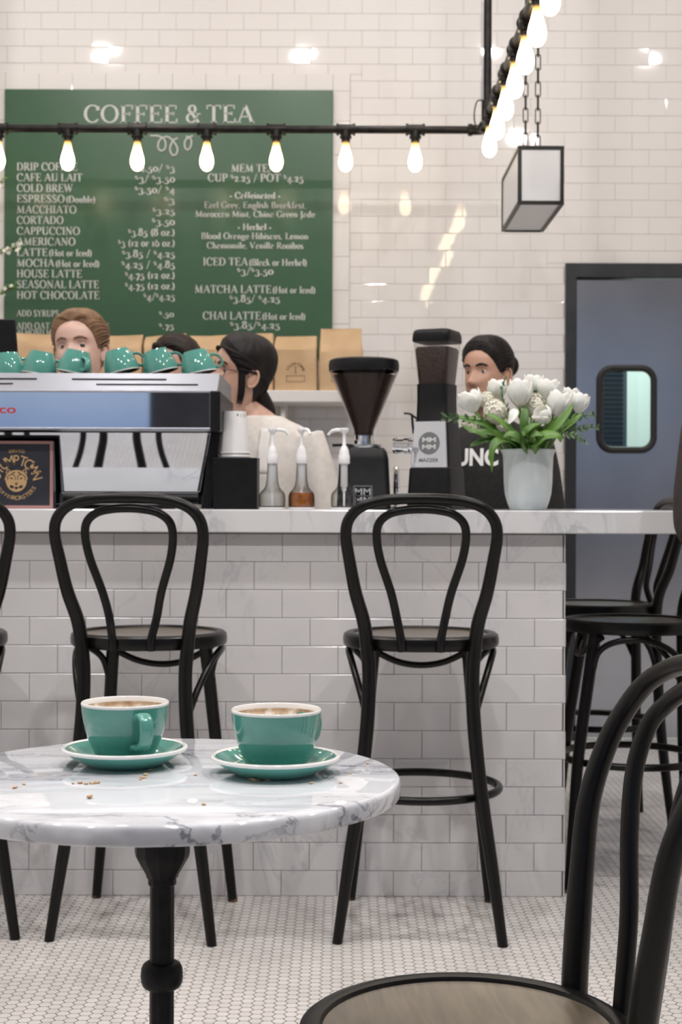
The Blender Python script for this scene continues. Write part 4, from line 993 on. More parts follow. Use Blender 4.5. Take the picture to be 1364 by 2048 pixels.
for k in range(2): pm.join(fit_text('MM', mx0+.004, mx1-.004, zz(990+k*17), zz(977+k*17), yb_))
a_, b_ = zz(1012), zz(972)
for q in (((mx0, a_), (mx1, a_+.0012)), ((mx0, b_-.0012), (mx1, b_)), ((mx0, a_), (mx0+.0012, b_)), ((mx1-.0012, a_), (mx1, b_)), ((mx0, (a_+b_)/2), (mx1, (a_+b_)/2+.0008))):
    pm.add([(q[0][0], yb_, q[0][1]), (q[1][0], yb_, q[0][1]), (q[1][0], yb_, q[1][1]), (q[0][0], yb_, q[1][1])], [(0, 1, 2, 3)])
mesh_obj('printed_badge', pm, 'grey_print', g1, 0)

# ---- tall grinder with square hopper
dk = 4.42; rot2 = math.radians(-24)
g2 = thing('coffee_grinder', 'tall black coffee grinder with square hopper and steel front plate', 'grinder', (X(874, dk), dk+.02, CTZ), rot2)
zz = lambda py: Zp(py, dk)-CTZ
S_ = lambda h, py, r=.015: rsec(0, 0, h, h*1.08, zz(py), r)
mesh_obj('base', MB().loft([S_(.0695, 1018), S_(.0695, 1012), S_(.0640, 937), S_(.060, 934)]), 'plastic_black', g2, 50, .001)
mesh_obj('grinder_body', MB().loft([S_(.0600, 936), S_(.0520, 843), S_(.0490, 838), S_(.0475, 800), S_(.0480, 768)]), 'plastic_black', g2, 50)
fy = lambda h: -h*1.08
m = MB(); 
f0, f1 = .056, .048
m.add([(-f0, fy(.0600)-.004, zz(935)), (f0, fy(.0600)-.004, zz(935)), (f1, fy(.0520)-.004, zz(843)), (-f1, fy(.0520)-.004, zz(843)), (-f0, fy(.0600)+.01, zz(935)), (f0, fy(.0600)+.01, zz(935)), (f1, fy(.0520)+.01, zz(843)), (-f1, fy(.0520)+.01, zz(843))],
      [(0, 1, 2, 3), (4, 7, 6, 5), (0, 4, 5, 1), (1, 5, 6, 2), (2, 6, 7, 3), (3, 7, 4, 0)])
plate = mesh_obj('steel_plate', m, 'mirror', g2, 0, .001)
pm = MB(); zc_ = zz(887); ym = lambda z: fy(.0600)+(fy(.0520)-fy(.0600))*(z-zz(935))/(zz(843)-zz(935))-.0048
rd = .033; disc = []
for i in range(36): disc.append((rd*math.cos(2*PI*i/36), rd*math.sin(2*PI*i/36)))
pm.add([(x, ym(zc_+z), zc_+z) for x, z in disc], [tuple(range(36))], 0)
for k in (0, 1):
    for j in (0, 1):
        t_ = fit_text('M', -.021+j*.022, -.001+j*.022, zc_+.0035-k*.021, zc_+.0175-k*.021, 0); t_.v = [Vector((p_.x, ym(p_.z)-.0006, p_.z)) for p_ in t_.v]; t_.m = [1]*len(t_.m); pm.join(t_)
t_ = fit_text('MAZZER', -.03, .03, zz(924), zz(917), 0); t_.v = [Vector((p_.x, ym(p_.z)-.0006, p_.z)) for p_ in t_.v]; pm.join(t_)
em = mesh_obj('round_emblem', pm, ['badge', 'chrome'], plate, 0)
hop = MB().loft([S_(.0450, 772), S_(.0455, 766), S_(.0560, 684), S_(.0570, 681)], False, False)
mesh_obj('hopper', hop, 'smoke', g2, 50)
mesh_obj('beans', MB().loft([S_(.0435, 771), S_(.0440, 764), S_(.0520, 700), S_(.049, 694), S_(.02, 691)]), 'bean', g2, 50)
mesh_obj('hopper_lid', MB().loft([S_(.0570, 684), S_(.0590, 681), S_(.0590, 668, .02), S_(.0560, 661, .02), S_(.050, 659, .02)]), 'plastic_black', g2, 50)
m = MB(); v0 = Vector((-.058, -.02, zz(890)))
for r_, l0, l1 in ((.020, 0, .03), (.026, .018, .034), (.022, .034, .060), (.026, .060, .066)):
    m.tube([v0+Vector((-l0, -l0*.1, 0)), v0+Vector((-l1, -l1*.1, 0))], r_, 24)
mesh_obj('adjusting_knob', m, 'chrome', g2, 40)
mesh_obj('dosing_lever', MB().tube([(-.05, -.02, zz(838)), (-.075, -.03, zz(826)), (-.092, -.03, zz(825))], .003, 8).tube([(-.066, -.02, zz(866)), (-.070, -.025, zz(826))], .0035, 8), 'plastic_black', g2, 50)

# ---- small chrome tap with a brown cup between the grinders
dt = 4.6
tp = thing('chrome_tap', 'slim chrome water tap between the two coffee grinders', 'tap', (X(792, dt), dt, CTZ))
z0_ = CTZ-0
mesh_obj('spout', MB().tube(cr([(0, .03, 0), (0, .03, .09), (0, .02, .118), (0, 0, .125), (0, -.02, .112), (0, -.024, .085)], 6), .0085, 12), 'chrome', tp, 50)
mesh_obj('nozzle', MB().lathe([(.0095, .05), (.0105, .052), (.0105, .085), (.008, .09)], (0, -.024, 0), 16), 'chrome', tp, 40)
mesh_obj('base', MB().lathe([(0, 0), (.016, 0), (.016, .008), (.009, .012)], (0, .03, 0), 20), 'chrome', tp, 40)

# ---- tablet till on a post behind the machine
dT = 4.755
pt_ = thing('tablet_stand', 'black tablet standing behind the espresso machine near the blonde barista', 'tablet', (X(-16, dT), dT, CTZ))
m = MB(); lean_ = .10
a0_, a1_ = X(-92, dT)-pt_.location.x, X(30, dT)-pt_.location.x
zt_, zb_ = Zp(641, dT)-CTZ, Zp(760, dT)-CTZ
rings = [[(x+ (1-q)*.016, y, z) for x, y in ((a0_, -.012), (a1_, -.012), (a1_, .0), (a0_, .0))] for z, q in ((zb_, 0), (zt_, 1.0))]
m.loft(rings); mesh_obj('tablet', m, 'plastic_black', pt_, 0, .004)
mesh_obj('post', MB().tube([(0, .006, .01), (0, .006, zb_+.04)], .012, 14).lathe([(0, 0), (.04, 0), (.04, .006), (.012, .012)], (0, .0, 0), 28), 'plastic_black', pt_, 40)

# ---- kraft coffee bags on the shelf
def bag(label, px, tall=False, dd=6.56, wob=0):
    hgt = .283 if tall else .249; wd = .0925*(1.02 if tall else 1)
    t = thing('coffee_bag', label, 'bag', (X(px, dd), dd+.01, SZ), wob, 'kraft coffee bags on the shelf')
    sd = random.uniform(0, 50); rings = []
    prof = [(0, 1, .060), (.012, 1.0, .062), (.10, 1.0, .062), (.18, 1.0, .060), (.205, 1.0, .050), (.228, .985, .030), (.245, .97, .014), (.249, .965, .008)]
    if tall: prof = [(0, 1, .060), (.012, 1.0, .062), (.10, 1.0, .061), (.17, 1.01, .056), (.205, .98, .044), (.235, .96, .028), (.260, .95, .014), (.283, .95, .007)]
    for z, kx, hy in prof:
        sec = []
        for x, y in rrect(-wd*kx, -hy, wd*kx, hy, min(.010, hy*.9), 4)[:]: sec.append((x, y))
        # subdivide the long sides so the paper can buckle
        full = []
        for i in range(len(sec)):
            a, b = Vector(sec[i]), Vector(sec[(i+1) % len(sec)]); k = (3, 9, 3, 9)[i//5] if i % 5 == 4 else 1
            full += [a+(b-a)*j/k for j in range(k)]
        yb = .028*max(0, (z-.16)/.09)**1.3
        rings.append([(p_.x+.004*mnoise.noise(Vector((p_.y*20, z*14, sd))), p_.y+yb*.55+(.013*max(0, (z-.10)/.1))*1.5*mnoise.noise(Vector((p_.x*16, z*16, sd+9))),
                       z+(.020*mnoise.noise(Vector((p_.x*9, 3, sd))) if z > .2 else 0)) for p_ in full])
    mesh_obj('paper_body', MB().loft(rings), 'kraft', t, 28)
    pr = MB(); yf = -.0642
    pr.join(arc_text('STUMPTOWN', 0, .082, .036, -72, 72, .0150, yf, 1.15))
    for q in (((-.040, .040), (.040, .0415)), ((-.040, .066), (.040, .0675)), ((-.040, .040), (-.0385, .0675)), ((.0385, .040), (.040, .0675)), ((-.006, .078), (.006, .0795)), ((-.0012, .08), (.0012, .105)), ((-.005, .104), (.005, .1055))):
        (xa, za), (xb, zb2) = q; pr.add([(xa, yf, za), (xb, yf, za), (xb, yf, zb2), (xa, yf, zb2)], [(0, 1, 2, 3)])
    mesh_obj('printed_label', pr, 'ink', t, 0)
    return t
BL = ['kraft coffee bag on the shelf behind the black tablet', 'kraft coffee bag between the tablet and the blonde barista', 'kraft coffee bag mostly hidden behind the blonde barista',
      'kraft coffee bag between the blonde and the brown-haired barista', 'kraft coffee bag behind the brown-haired barista', 'kraft coffee bag between the brown-haired and the profile barista',
      'kraft coffee bag just above the head of the barista in profile', 'kraft coffee bag with its whole print showing beside the tallest bag', 'tallest kraft coffee bag at the end of the shelf, top unfolded']
for i, lb in enumerate(BL):
    bag(lb, -19+i*87.2 if i < 8 else 681, i == 8, wob=random.uniform(-.03, .03))
#@@FLOWERS

# ================================================================== VASE AND FLOWERS
dv = 4.20; VX = X(1056, dv)
vz = lambda py: Zp(py, dv)-CTZ
va = thing('glass_vase', 'frosted pale glass vase at the end of the marble bar', 'vase', (VX, dv, CTZ))
prof = [(0, .0), (.047, .0), (.051, .004), (.058, .022), (.0645, .045), (.0675, .075), (.0685, .11), (.0700, .150), (.0725, vz(906)), (.0760, vz(901)), (.0762, vz(898)), (.0735, vz(898)), (.0695, vz(905)),
        (.0665, .150), (.0652, .11), (.0640, .075), (.061, .047), (.054, .026), (.0, .020)]
mesh_obj('vase_body', MB().lathe(prof, seg=72), 'frost', va, 60)
mouth = Vector((VX, dv, CTZ+.165))
def petal_cup(mb, R, H, open_, Mx, sd):
    for ring in range(2):
        for k in range(3):
            a0 = k*2*PI/3+ring*PI/3+random.uniform(-.15, .15); rr = R*(1 if ring == 0 else .93); rows = []
            hh = H*random.uniform(.94, 1.04)
            for i in range(9):
                u = i/8; hw = (math.sin(PI*min(u*.74+.12, 1))**.65)*1.15
                rad = rr*(math.sin(PI*min(.5, u*.62+.04))**.8)*(1-(.22-open_)*max(0, u-.5)**1.2*2.0)
                row = []
                for j in range(9):
                    v = (j-4)/4; ang = a0+v*hw*.95
                    r2 = rad*(1+.05*v*v+.03*mnoise.noise(Vector((u*4, v*3, sd+k+ring*3))))
                    row.append(Mx @ Vector((r2*math.cos(ang), r2*math.sin(ang), hh*(u-.20*v*v*u*u)+.003*mnoise.noise(Vector((v*4, sd, k))))))
                rows.append(row)
            vs = [p for r in rows for p in r]
            fs = [(i*9+j, i*9+j+1, (i+1)*9+j+1, (i+1)*9+j) for i in range(8) for j in range(8)]
            mb.add(vs, fs)
def lance_leaf(mb, pts, wd, twist=0, n=16, fold=.25):
    P_ = cr(pts, max(3, n//(len(pts)-1))); k = len(P_); rows = []
    for i, p_ in enumerate(P_):
        T = (P_[min(i+1, k-1)]-P_[max(i-1, 0)]).normalized(); s_ = T.cross(Vector((math.sin(twist)*.6, -1, math.cos(twist)))).normalized(); nn = s_.cross(T)
        u = i/(k-1); w_ = wd*(math.sin(PI*(u**.75*.93+.05))**.8)
        rows.append([p_+s_*(w_*v)+nn*(fold*w_*abs(v)) for v in (-1, -.55, 0, .55, 1)])
    vs = [p_ for r in rows for p_ in r]
    mb.add(vs, [(i*5+j, i*5+j+1, (i+1)*5+j+1, (i+1)*5+j) for i in range(k-1) for j in range(4)])
def solid(o, th):
    s_ = o.modifiers.new('thickness', 'SOLIDIFY'); s_.thickness = th; return o
def stem_path(base, tip):
    mid = base*.55+tip*.45; mid.z = max(mid.z, base.z*.4+tip.z*.6); return cr([base, mid, tip], 6)
def tulip(px, py, d, R, H, tilt, label, open_=.05, az=0):
    """bloom centred at the pixel; tilt = lean from vertical towards the picture's right"""
    c = W(px, py, d); Rm = Matrix.Rotation(az, 4, 'X') @ Matrix.Rotation(tilt, 4, 'Y'); ax = Rm @ Vector((0, 0, 1)); b = c-ax*H*.5
    base = mouth+Vector(((c.x-VX)*.35, (d-dv)*.4, -.01)); t = thing('white_tulip', label, 'flower', base, 0, 'white tulips in the frosted vase')
    m = MB(); petal_cup(m, R, H, open_, Matrix.Translation(b) @ Rm, px*.37); o = solid(mesh_obj('bloom', m, 'petal', t, 60, world=True), .0012)
    mesh_obj('stem', MB().tube(stem_path(base, b+ax*.002), .0036, 8), 'stem', t, 60, world=True)
    return t, base, b
T = lambda *a, **k: tulip(*a, **k)
tl = [T(942, 803, 4.16, .036, .062, -.30, 'white tulip leaning out furthest beside the tall square grinder'),
      T(995, 779, 4.22, .030, .056, -.08, 'white tulip right under the dark-haired barista\'s ear'),
      T(1040, 788, 4.15, .036, .078, .03, 'largest white tulip, in the middle front of the bouquet'),
      T(1066, 770, 4.25, .032, .058, .05, 'topmost white tulip of the bouquet'),
      T(1097, 780, 4.21, .033, .060, .12, 'white tulip behind the big front ones, before the wall tiles'),
      T(1118, 808, 4.15, .035, .072, .14, 'big white tulip in front of the dark door frame'),
      T(1160, 807, 4.19, .027, .054, .22, 'white tulip overlapping the steel door, at the bouquet\'s outer edge'),
      T(1087, 832, 4.12, .030, .046, -.75, 'small white tulip nodding low at the front of the bouquet', az=.5),
      T(1140, 793, 4.24, .026, .050, .20, 'half-hidden white tulip behind the one on the door frame')]
t = thing('white_tulip', 'white tulip losing a drooping petal, under the largest bloom', 'flower', mouth+Vector((-.005, -.03, 0)), 0, 'white tulips in the frosted vase')
m = MB(); lance_leaf(m, [W(1031, 818, 4.11), W(1026, 834, 4.10), W(1017, 848, 4.10)], .012, fold=.5); solid(mesh_obj('drooping_petal', m, 'petal', t, 60, world=True), .001)
mesh_obj('stem', MB().tube(stem_path(mouth+Vector((-.005, -.03, 0)), W(1032, 817, 4.115)), .0032, 8), 'stem', t, 60, world=True)
def cluster(px, py, d, rx, rz, label):
    c = W(px, py, d); base = mouth+Vector(((c.x-VX)*.4, (d-dv)*.4, -.01)); t = thing('stock_flower', label, 'flower', base, 0, 'cream flower clusters in the frosted vase')
    m = MB(); n = 70
    for i in range(n):
        u = 1-2*(i+.5)/n; a = i*2.39996; rr = math.sqrt(1-u*u); nrm = Vector((rr*math.cos(a), rr*math.sin(a), u)); p_ = c+Vector((nrm.x*rx, nrm.y*rx*.9, nrm.z*rz))*random.uniform(.86, 1.06)
        q_ = nrm.to_track_quat('Z', 'Y').to_matrix().to_4x4(); s_ = random.uniform(.0075, .0105)
        for k in range(5):
            b_ = k*2*PI/5+i; e = [(0, 0, -.001), (s_*.9*math.cos(b_-.5), s_*.9*math.sin(b_-.5), .001), (s_*1.3*math.cos(b_), s_*1.3*math.sin(b_), -.0005), (s_*.9*math.cos(b_+.5), s_*.9*math.sin(b_+.5), .001)]
            m.add([p_+(q_ @ Vector(x)) for x in e], [(0, 1, 2, 3)])
    m.ball(c, 1, 14, 9, sc=(rx*.88, rx*.8, rz*.9))
    mesh_obj('blossom', m, 'floret', t, 60, world=True)
    mesh_obj('stem', MB().tube(stem_path(base, c-Vector((0, 0, rz*.8))), .0042, 8), 'stem', t, 60, world=True)
cluster(990, 824, 4.14, .030, .036, 'cream flower cluster between the outermost tulip and the big middle tulip')
cluster(974, 800, 4.20, .022, .022, 'cream flower cluster tucked behind the outermost tulip')
cluster(1070, 812, 4.17, .026, .034, 'cream flower cluster between the two big front tulips')
cluster(946, 848, 4.20, .017, .022, 'small cream flower cluster low beside the square grinder')
cluster(1003, 852, 4.15, .020, .028, 'cream flower cluster just above the vase rim leaves')
fo = thing('tulip_foliage', 'fan of broad green tulip leaves over the vase rim', 'foliage', mouth)
def leaf_obj(pts, wd, tw=0, mt='leaf', name='leaf'):
    m = MB(); P_ = [W(*q) for q in pts]; lance_leaf(m, [mouth+Vector(((P_[0].x-VX)*.5, (P_[0].y-dv)*.5, -.015))]+P_, wd, tw); return solid(mesh_obj(name, m, mt, fo, 60, world=True), .0008)
for pts, wd, tw in [([(1035, 880, 4.16), (975, 850, 4.13), (930, 838, 4.12), (912, 832, 4.12)], .016, .4),
        ([(1030, 885, 4.15), (985, 866, 4.11), (945, 862, 4.10), (922, 848, 4.10)], .014, -.2),
        ([(1030, 888, 4.14), (1000, 880, 4.10), (984, 900, 4.085), (984, 944, 4.08)], .014, .3),
        ([(1020, 889, 4.16), (985, 878, 4.12), (950, 888, 4.11), (940, 893, 4.11)], .012, -.4),
        ([(1040, 880, 4.12), (1010, 850, 4.10), (985, 832, 4.10), (972, 830, 4.11)], .011, .2),
        ([(1052, 880, 4.13), (1048, 850, 4.12), (1050, 822, 4.13), (1046, 812, 4.14)], .014, .1),
        ([(1060, 882, 4.11), (1050, 866, 4.09), (1065, 852, 4.085), (1082, 847, 4.09)], .013, -.3),
        ([(1060, 880, 4.10), (1049, 868, 4.08), (1048, 872, 4.075)], .009, .2),
        ([(1075, 880, 4.13), (1110, 855, 4.10), (1135, 825, 4.10), (1146, 806, 4.11)], .014, .2),
        ([(1080, 885, 4.13), (1120, 862, 4.11), (1152, 838, 4.11), (1164, 826, 4.12)], .012, -.2),
        ([(1070, 888, 4.10), (1090, 872, 4.08), (1115, 872, 4.075), (1122, 884, 4.075)], .018, .5),
        ([(1045, 890, 4.10), (1035, 872, 4.075), (1018, 868, 4.07), (1006, 876, 4.07)], .014, .1),
        ([(1068, 870, 4.22), (1075, 830, 4.22), (1071, 790, 4.23), (1070, 772, 4.23)], .010, 0),
        ([(1090, 880, 4.16), (1100, 850, 4.17), (1102, 820, 4.18), (1097, 805, 4.19)], .010, .3),
        ([(1050, 888, 4.14), (1020, 872, 4.15), (1000, 862, 4.17), (985, 858, 4.18)], .016, .8),
        ([(1062, 886, 4.13), (1080, 866, 4.14), (1098, 858, 4.15), (1120, 850, 4.17)], .017, .7),
        ([(1050, 886, 4.10), (1058, 872, 4.09), (1072, 868, 4.08), (1088, 872, 4.08)], .015, .9)]:
    leaf_obj(pts, wd, tw)
def sprig(pts, n, label, size=.011):
    P_ = cr([mouth+Vector(((W(*pts[0]).x-VX)*.4, 0, -.01))]+[W(*q) for q in pts], 8); t = thing('leafy_sprig', label, 'sprig', P_[0])
    mesh_obj('stem', MB().tube(P_, .0014, 6), 'sprig', t, 60, world=True); m = MB()
    for i in range(n):
        p_ = P_[int(len(P_)*(.45+.54*i/n))]
        for s_ in (1, -1):
            dr = Vector((random.uniform(-.6, .6), random.uniform(-.7, .2), s_*random.uniform(.5, 1))).normalized()+(P_[-1]-P_[-5]).normalized()*.8
            lance_leaf(m, [p_, p_+dr*size*.6, p_+dr*size*1.1], size*.36, random.uniform(-1, 1), 6)
    mesh_obj('leaflets', m, 'sprig', t, 60, world=True)
sprig([(985, 850, 4.14), (930, 838, 4.12), (884, 834, 4.11)], 6, 'dark leafy sprig reaching across the square grinder\'s plate', .014)
sprig([(1110, 860, 4.14), (1150, 836, 4.13), (1190, 828, 4.13)], 8, 'upper dark leafy sprig pointing at the door window')
sprig([(1110, 868, 4.12), (1155, 858, 4.11), (1198, 854, 4.11)], 8, 'lower dark leafy sprig pointing at the door window')
sprig([(1105, 875, 4.10), (1140, 868, 4.09), (1172, 884, 4.09)], 8, 'drooping dark leafy sprig under the outermost tulip')
sprig([(1030, 860, 4.16), (1015, 825, 4.15), (1003, 790, 4.16), (1012, 752, 4.19)], 9, 'upright ferny sprig among the tulips next to the middle bloom', .009)

# ================================================================== PIPE LIGHT WITH EDISON BULBS
PXc, PYc, PZ = .590, 6.28, Zp(259, 6.28)
pipe = thing('pipe_light', 'black iron pipe light carrying a row of glowing filament bulbs', 'light fixture', (PXc, PYc, PZ))
PEND = 2.75
mesh_obj('pipe', MB().tube([(-2.75, 0, 0), (-.045, 0, 0)], .0165, 18), 'pipe', pipe, 50)
mesh_obj('pipe', MB().tube([(0, -.045, 0), (0, PEND-PYc, 0)], .0165, 18), 'pipe', pipe, 50)
el = MB().tube(cr([(-.06, 0, 0), (-.03, 0, 0), (-.008, -.008, 0), (0, -.03, 0), (0, -.06, 0)], 6), .0215, 18)
el.tube([(-.064, 0, 0), (-.046, 0, 0)], .0255, 18).tube([(0, -.064, 0), (0, -.046, 0)], .0255, 18)
mesh_obj('elbow', el, 'pipe', pipe, 50)
def tee(along):
    a = Vector((1, 0, 0)) if along == 'x' else Vector((0, 1, 0)); m = MB()
    m.tube([a*-.036, a*.036], .0215, 18)
    for s_ in (1, -1): m.tube([a*(s_*.030), a*(s_*.040)], .0255, 18)
    m.lathe([(.021, 0), (.021, -.026), (.025, -.027), (.025, -.037), (.018, -.038), (.018, -.052), (0, -.052)], seg=20)
    return m
glass = [(.0125, 0), (.0135, -.006), (.0150, -.020), (.0195, -.042), (.0260, -.064), (.0292, -.082), (.0286, -.096), (.0235, -.112), (.0150, -.122), (.0060, -.126), (0, -.1265)]
tx = mesh_obj('tee_fitting', tee('x'), 'pipe', pipe, 50); ty = mesh_obj('tee_fitting', tee('y'), 'pipe', pipe, 50)
bl = mesh_obj('bulb', MB().lathe(glass, seg=28), 'bulb', pipe, 60)
pos = [('x', X(828, PYc)-PXc-.291*k) for k in range(9)]+[('y', -.291*(k+1)+.02) for k in range(11)]
fx = {'x': True, 'y': True}; fb = True
for ax_, v in pos:
    src = tx if ax_ == 'x' else ty
    if fx[ax_]: o = src; fx[ax_] = False
    else: o = src.copy(); C.objects.link(o)
    o.location = (v, 0, 0) if ax_ == 'x' else (0, v, 0)
    b = bl if fb else bl.copy()
    if not fb: C.objects.link(b)
    fb = False; b.parent = pipe; b.location = (*o.location[:2], -.050)
hx, hy = .585-PXc, 6.05-PYc
mesh_obj('hanger_pipe', MB().tube([(hx, hy, .02), (hx, hy, CEIL-PZ)], .0165, 18), 'pipe', pipe, 50)
mesh_obj('hanger_tee', MB().tube([(hx, hy, -.022), (hx, hy, .06)], .0245, 18).tube([(0, hy-.04, 0), (0, hy+.04, 0)], .0235, 18), 'pipe', pipe, 50)
mesh_obj('hanger_pipe', MB().tube([(0, 3.5-PYc, .02), (0, 3.5-PYc, CEIL-PZ)], .0165, 18), 'pipe', pipe, 50)
mesh_obj('hanger_pipe', MB().tube([(-2.4, 0, .02), (-2.4, 0, CEIL-PZ)], .0165, 18), 'pipe', pipe, 50)
hp = []; z0_, z1_ = .06, CEIL-PZ-.02
for i in range(1500):
    t_ = i/1499; hp.append((hx-.022+.0045*math.cos(i*1.05), hy-.012+.0045*math.sin(i*1.05), z0_+(z1_-z0_)*t_))
mesh_obj('coiled_cable', MB().tube(hp, .0016, 5), 'steel', pipe, 60)
lp = cr([(hx-.022, hy-.012, .06), (hx-.045, hy-.02, .05), (hx-.055, hy-.02, -.01), (hx-.04, hy-.02, -.07), (hx-.015, hy-.02, -.03)], 8)
mesh_obj('cable_loop', MB().tube(lp, .003, 8), 'lantern_frame', pipe, 60)

# ================================================================== CHAINED LANTERN
lf, lb = 5.20, 5.735
lx0, lx1 = X(1033.5, lf), X(1126, lf); lz0, lz1 = Zp(407, lf), Zp(290, lf); bw = .0125
la = thing('pendant_lantern', 'oblong black-framed lantern with white panes hanging on two chains', 'lantern', ((lx0+lx1)/2, (lf+lb)/2, lz0))
m = MB()
for x in (lx0, lx1-bw):
    for y in (lf, lb-bw): m.box((x, y, lz0), (x+bw, y+bw, lz1))
    for z in (lz0, lz1-bw): m.box((x, lf+bw, z), (x+bw, lb-bw, z+bw))
for y in (lf, lb-bw):
    for z in (lz0, lz1-bw): m.box((lx0+bw, y, z), (lx1-bw, y+bw, z+bw))
mesh_obj('frame', m, 'lantern_frame', la, 0, .001, world=True)
g_ = .004
for a, b in (((lx0+bw, lf+g_, lz0+bw), (lx1-bw, lf+g_+.003, lz1-bw)), ((lx0+bw, lb-g_-.003, lz0+bw), (lx1-bw, lb-g_, lz1-bw)), ((lx0+g_, lf+bw, lz0+bw), (lx0+g_+.003, lb-bw, lz1-bw)),
             ((lx1-g_-.003, lf+bw, lz0+bw), (lx1-g_, lb-bw, lz1-bw)), ((lx0+bw, lf+bw, lz0+g_), (lx1-bw, lb-bw, lz0+g_+.003))):
    mesh_obj('glass_pane', MB().box(a, b), 'lantern_glass', la, 0, world=True)
mesh_obj('lid', MB().box((lx0+bw*.5, lf+bw*.5, lz1-.006), (lx1-bw*.5, lb-bw*.5, lz1)), 'lantern_frame', la, 0, world=True)
for cy in (lf+.09, lb-.09):
    m = MB(); z = lz1+.004; k = 0
    while z < CEIL-.02:
        pts = []
        for i in range(24):
            a = 2*PI*i/24; c_, s_ = math.cos(a), math.sin(a); q = (.0088*c_, (.0195*(1 if s_ > 0 else -1) if abs(s_) > .05 else 0)+.0088*s_)
            pts.append(((lx0+lx1)/2+(q[0] if k % 2 == 0 else q[0]*.35), cy+(0 if k % 2 == 0 else q[0]*.93), z+.0265+q[1]))
        m.tube(pts, .0022, 6, closed=True); z += .0475; k += 1
    mesh_obj('chain', m, 'lantern_frame', la, 60, world=True)
# ceiling lamp housings
for i, (lx, ly, lw) in enumerate(LAMPS):
    o = thing('recessed_lamp', 'round recessed ceiling lamp', 'ceiling lamp', (lx, ly, CEIL), 0, 'recessed ceiling lamps') if i == 0 else None
    if i == 0:
        lamp0 = o
        mesh_obj('lens', MB().lathe([(0, -.010), (.06, -.010), (.06, -.0), (0, -.0)], seg=32), 'lamp_lens', o, 40)
        mesh_obj('trim_ring', MB().lathe([(.061, -.002), (.061, -.014), (.085, -.010), (.090, -.001)], seg=32), 'plastic_white', o, 40)
    else: dup(lamp0, (lx, ly, CEIL), (0, 0, 0), 'round recessed ceiling lamp')

# ================================================================== BLOSSOM BRANCHES ON THE SHELF
bv = thing('branch_vase', 'tall grey jar on the shelf end holding blossom branches', 'vase', (-1.70, 6.60, SZ))
mesh_obj('jar', MB().lathe([(0, 0), (.045, 0), (.055, .03), (.058, .12), (.045, .19), (.030, .23), (.034, .25), (.028, .25), (.025, .22), (.04, .18), (.05, .10), (0, .02)], seg=40), 'frost', bv, 50)
def branch(pts, label, seed):
    r_ = random.Random(seed); P_ = cr([Vector((-1.70, 6.60, SZ+.20))]+[W(*q) for q in pts], 10); t = thing('blossom_branch', label, 'branch', P_[0])
    mesh_obj('twig', MB().tube(P_, lerp_list([.004, .0022], len(P_)), 7), 'twig', t, 60, world=True); m = MB(); f = MB()
    for i in range(int(len(P_)*.55), len(P_), 2):
        p_ = P_[i]
        for k in range(2):
            c_ = p_+Vector((r_.uniform(-.012, .012), r_.uniform(-.012, .006), r_.uniform(-.014, .014)))
            if r_.random() < .5:
                lance_leaf(m, [p_, c_+Vector((.004, 0, .006)), c_+Vector((.016, -.004, .014))], .006, r_.uniform(-1, 1), 6)
            else:
                q_ = Vector((r_.uniform(-.5, .5), -1, r_.uniform(-.2, .6))).to_track_quat('Z', 'Y').to_matrix()
                for j in range(5):
                    b_ = j*2*PI/5; s_ = .011; f.add([c_+(q_ @ Vector(x)) for x in ((0, 0, 0), (s_*.7*math.cos(b_-.5), s_*.7*math.sin(b_-.5), .003), (s_*math.cos(b_), s_*math.sin(b_), .002), (s_*.7*math.cos(b_+.5), s_*.7*math.sin(b_+.5), .003))], [(0, 1, 2, 3)])
    if m.v: mesh_obj('leaflets', m, 'leaf', t, 60, world=True)
    if f.v: mesh_obj('blossoms', f, 'floret', t, 60, world=True)
branch([(-70, 620, 6.56), (-30, 530, 6.5), (10, 503, 6.45), (40, 494, 6.42)], 'upper budding twig crossing the edge of the green menu board', 3)
branch([(-75, 640, 6.56), (-40, 606, 6.5), (0, 588, 6.45), (28, 574, 6.42)], 'lower blossoming twig crossing the edge of the green menu board', 8)
branch([(-80, 560, 6.56), (-60, 440, 6.5), (-20, 390, 6.46), (4, 360, 6.42)], 'highest budding twig reaching up beside the green menu board', 5)
#@@PEOPLE

# ================================================================== PEOPLE
def interp(tab, z):
    if z <= tab[0][0]: return tab[0][1:]
    for a, b in zip(tab, tab[1:]):
        if z <= b[0]:
            t = (z-a[0])/(b[0]-a[0]); return tuple(p+(q-p)*t for p, q in zip(a[1:], b[1:]))
    return tab[-1][1:]
def smooth_tab(tab):
    P_ = cr([Vector((r[0], r[1], r[2], r[3])).to_3d() if False else Vector(r[:3]) for r in tab], 6); Q_ = cr([Vector((r[0], r[3], 0)) for r in tab], 6)
    return [(p[0], p[1], p[2], q[1]) for p, q in zip(P_, Q_)]
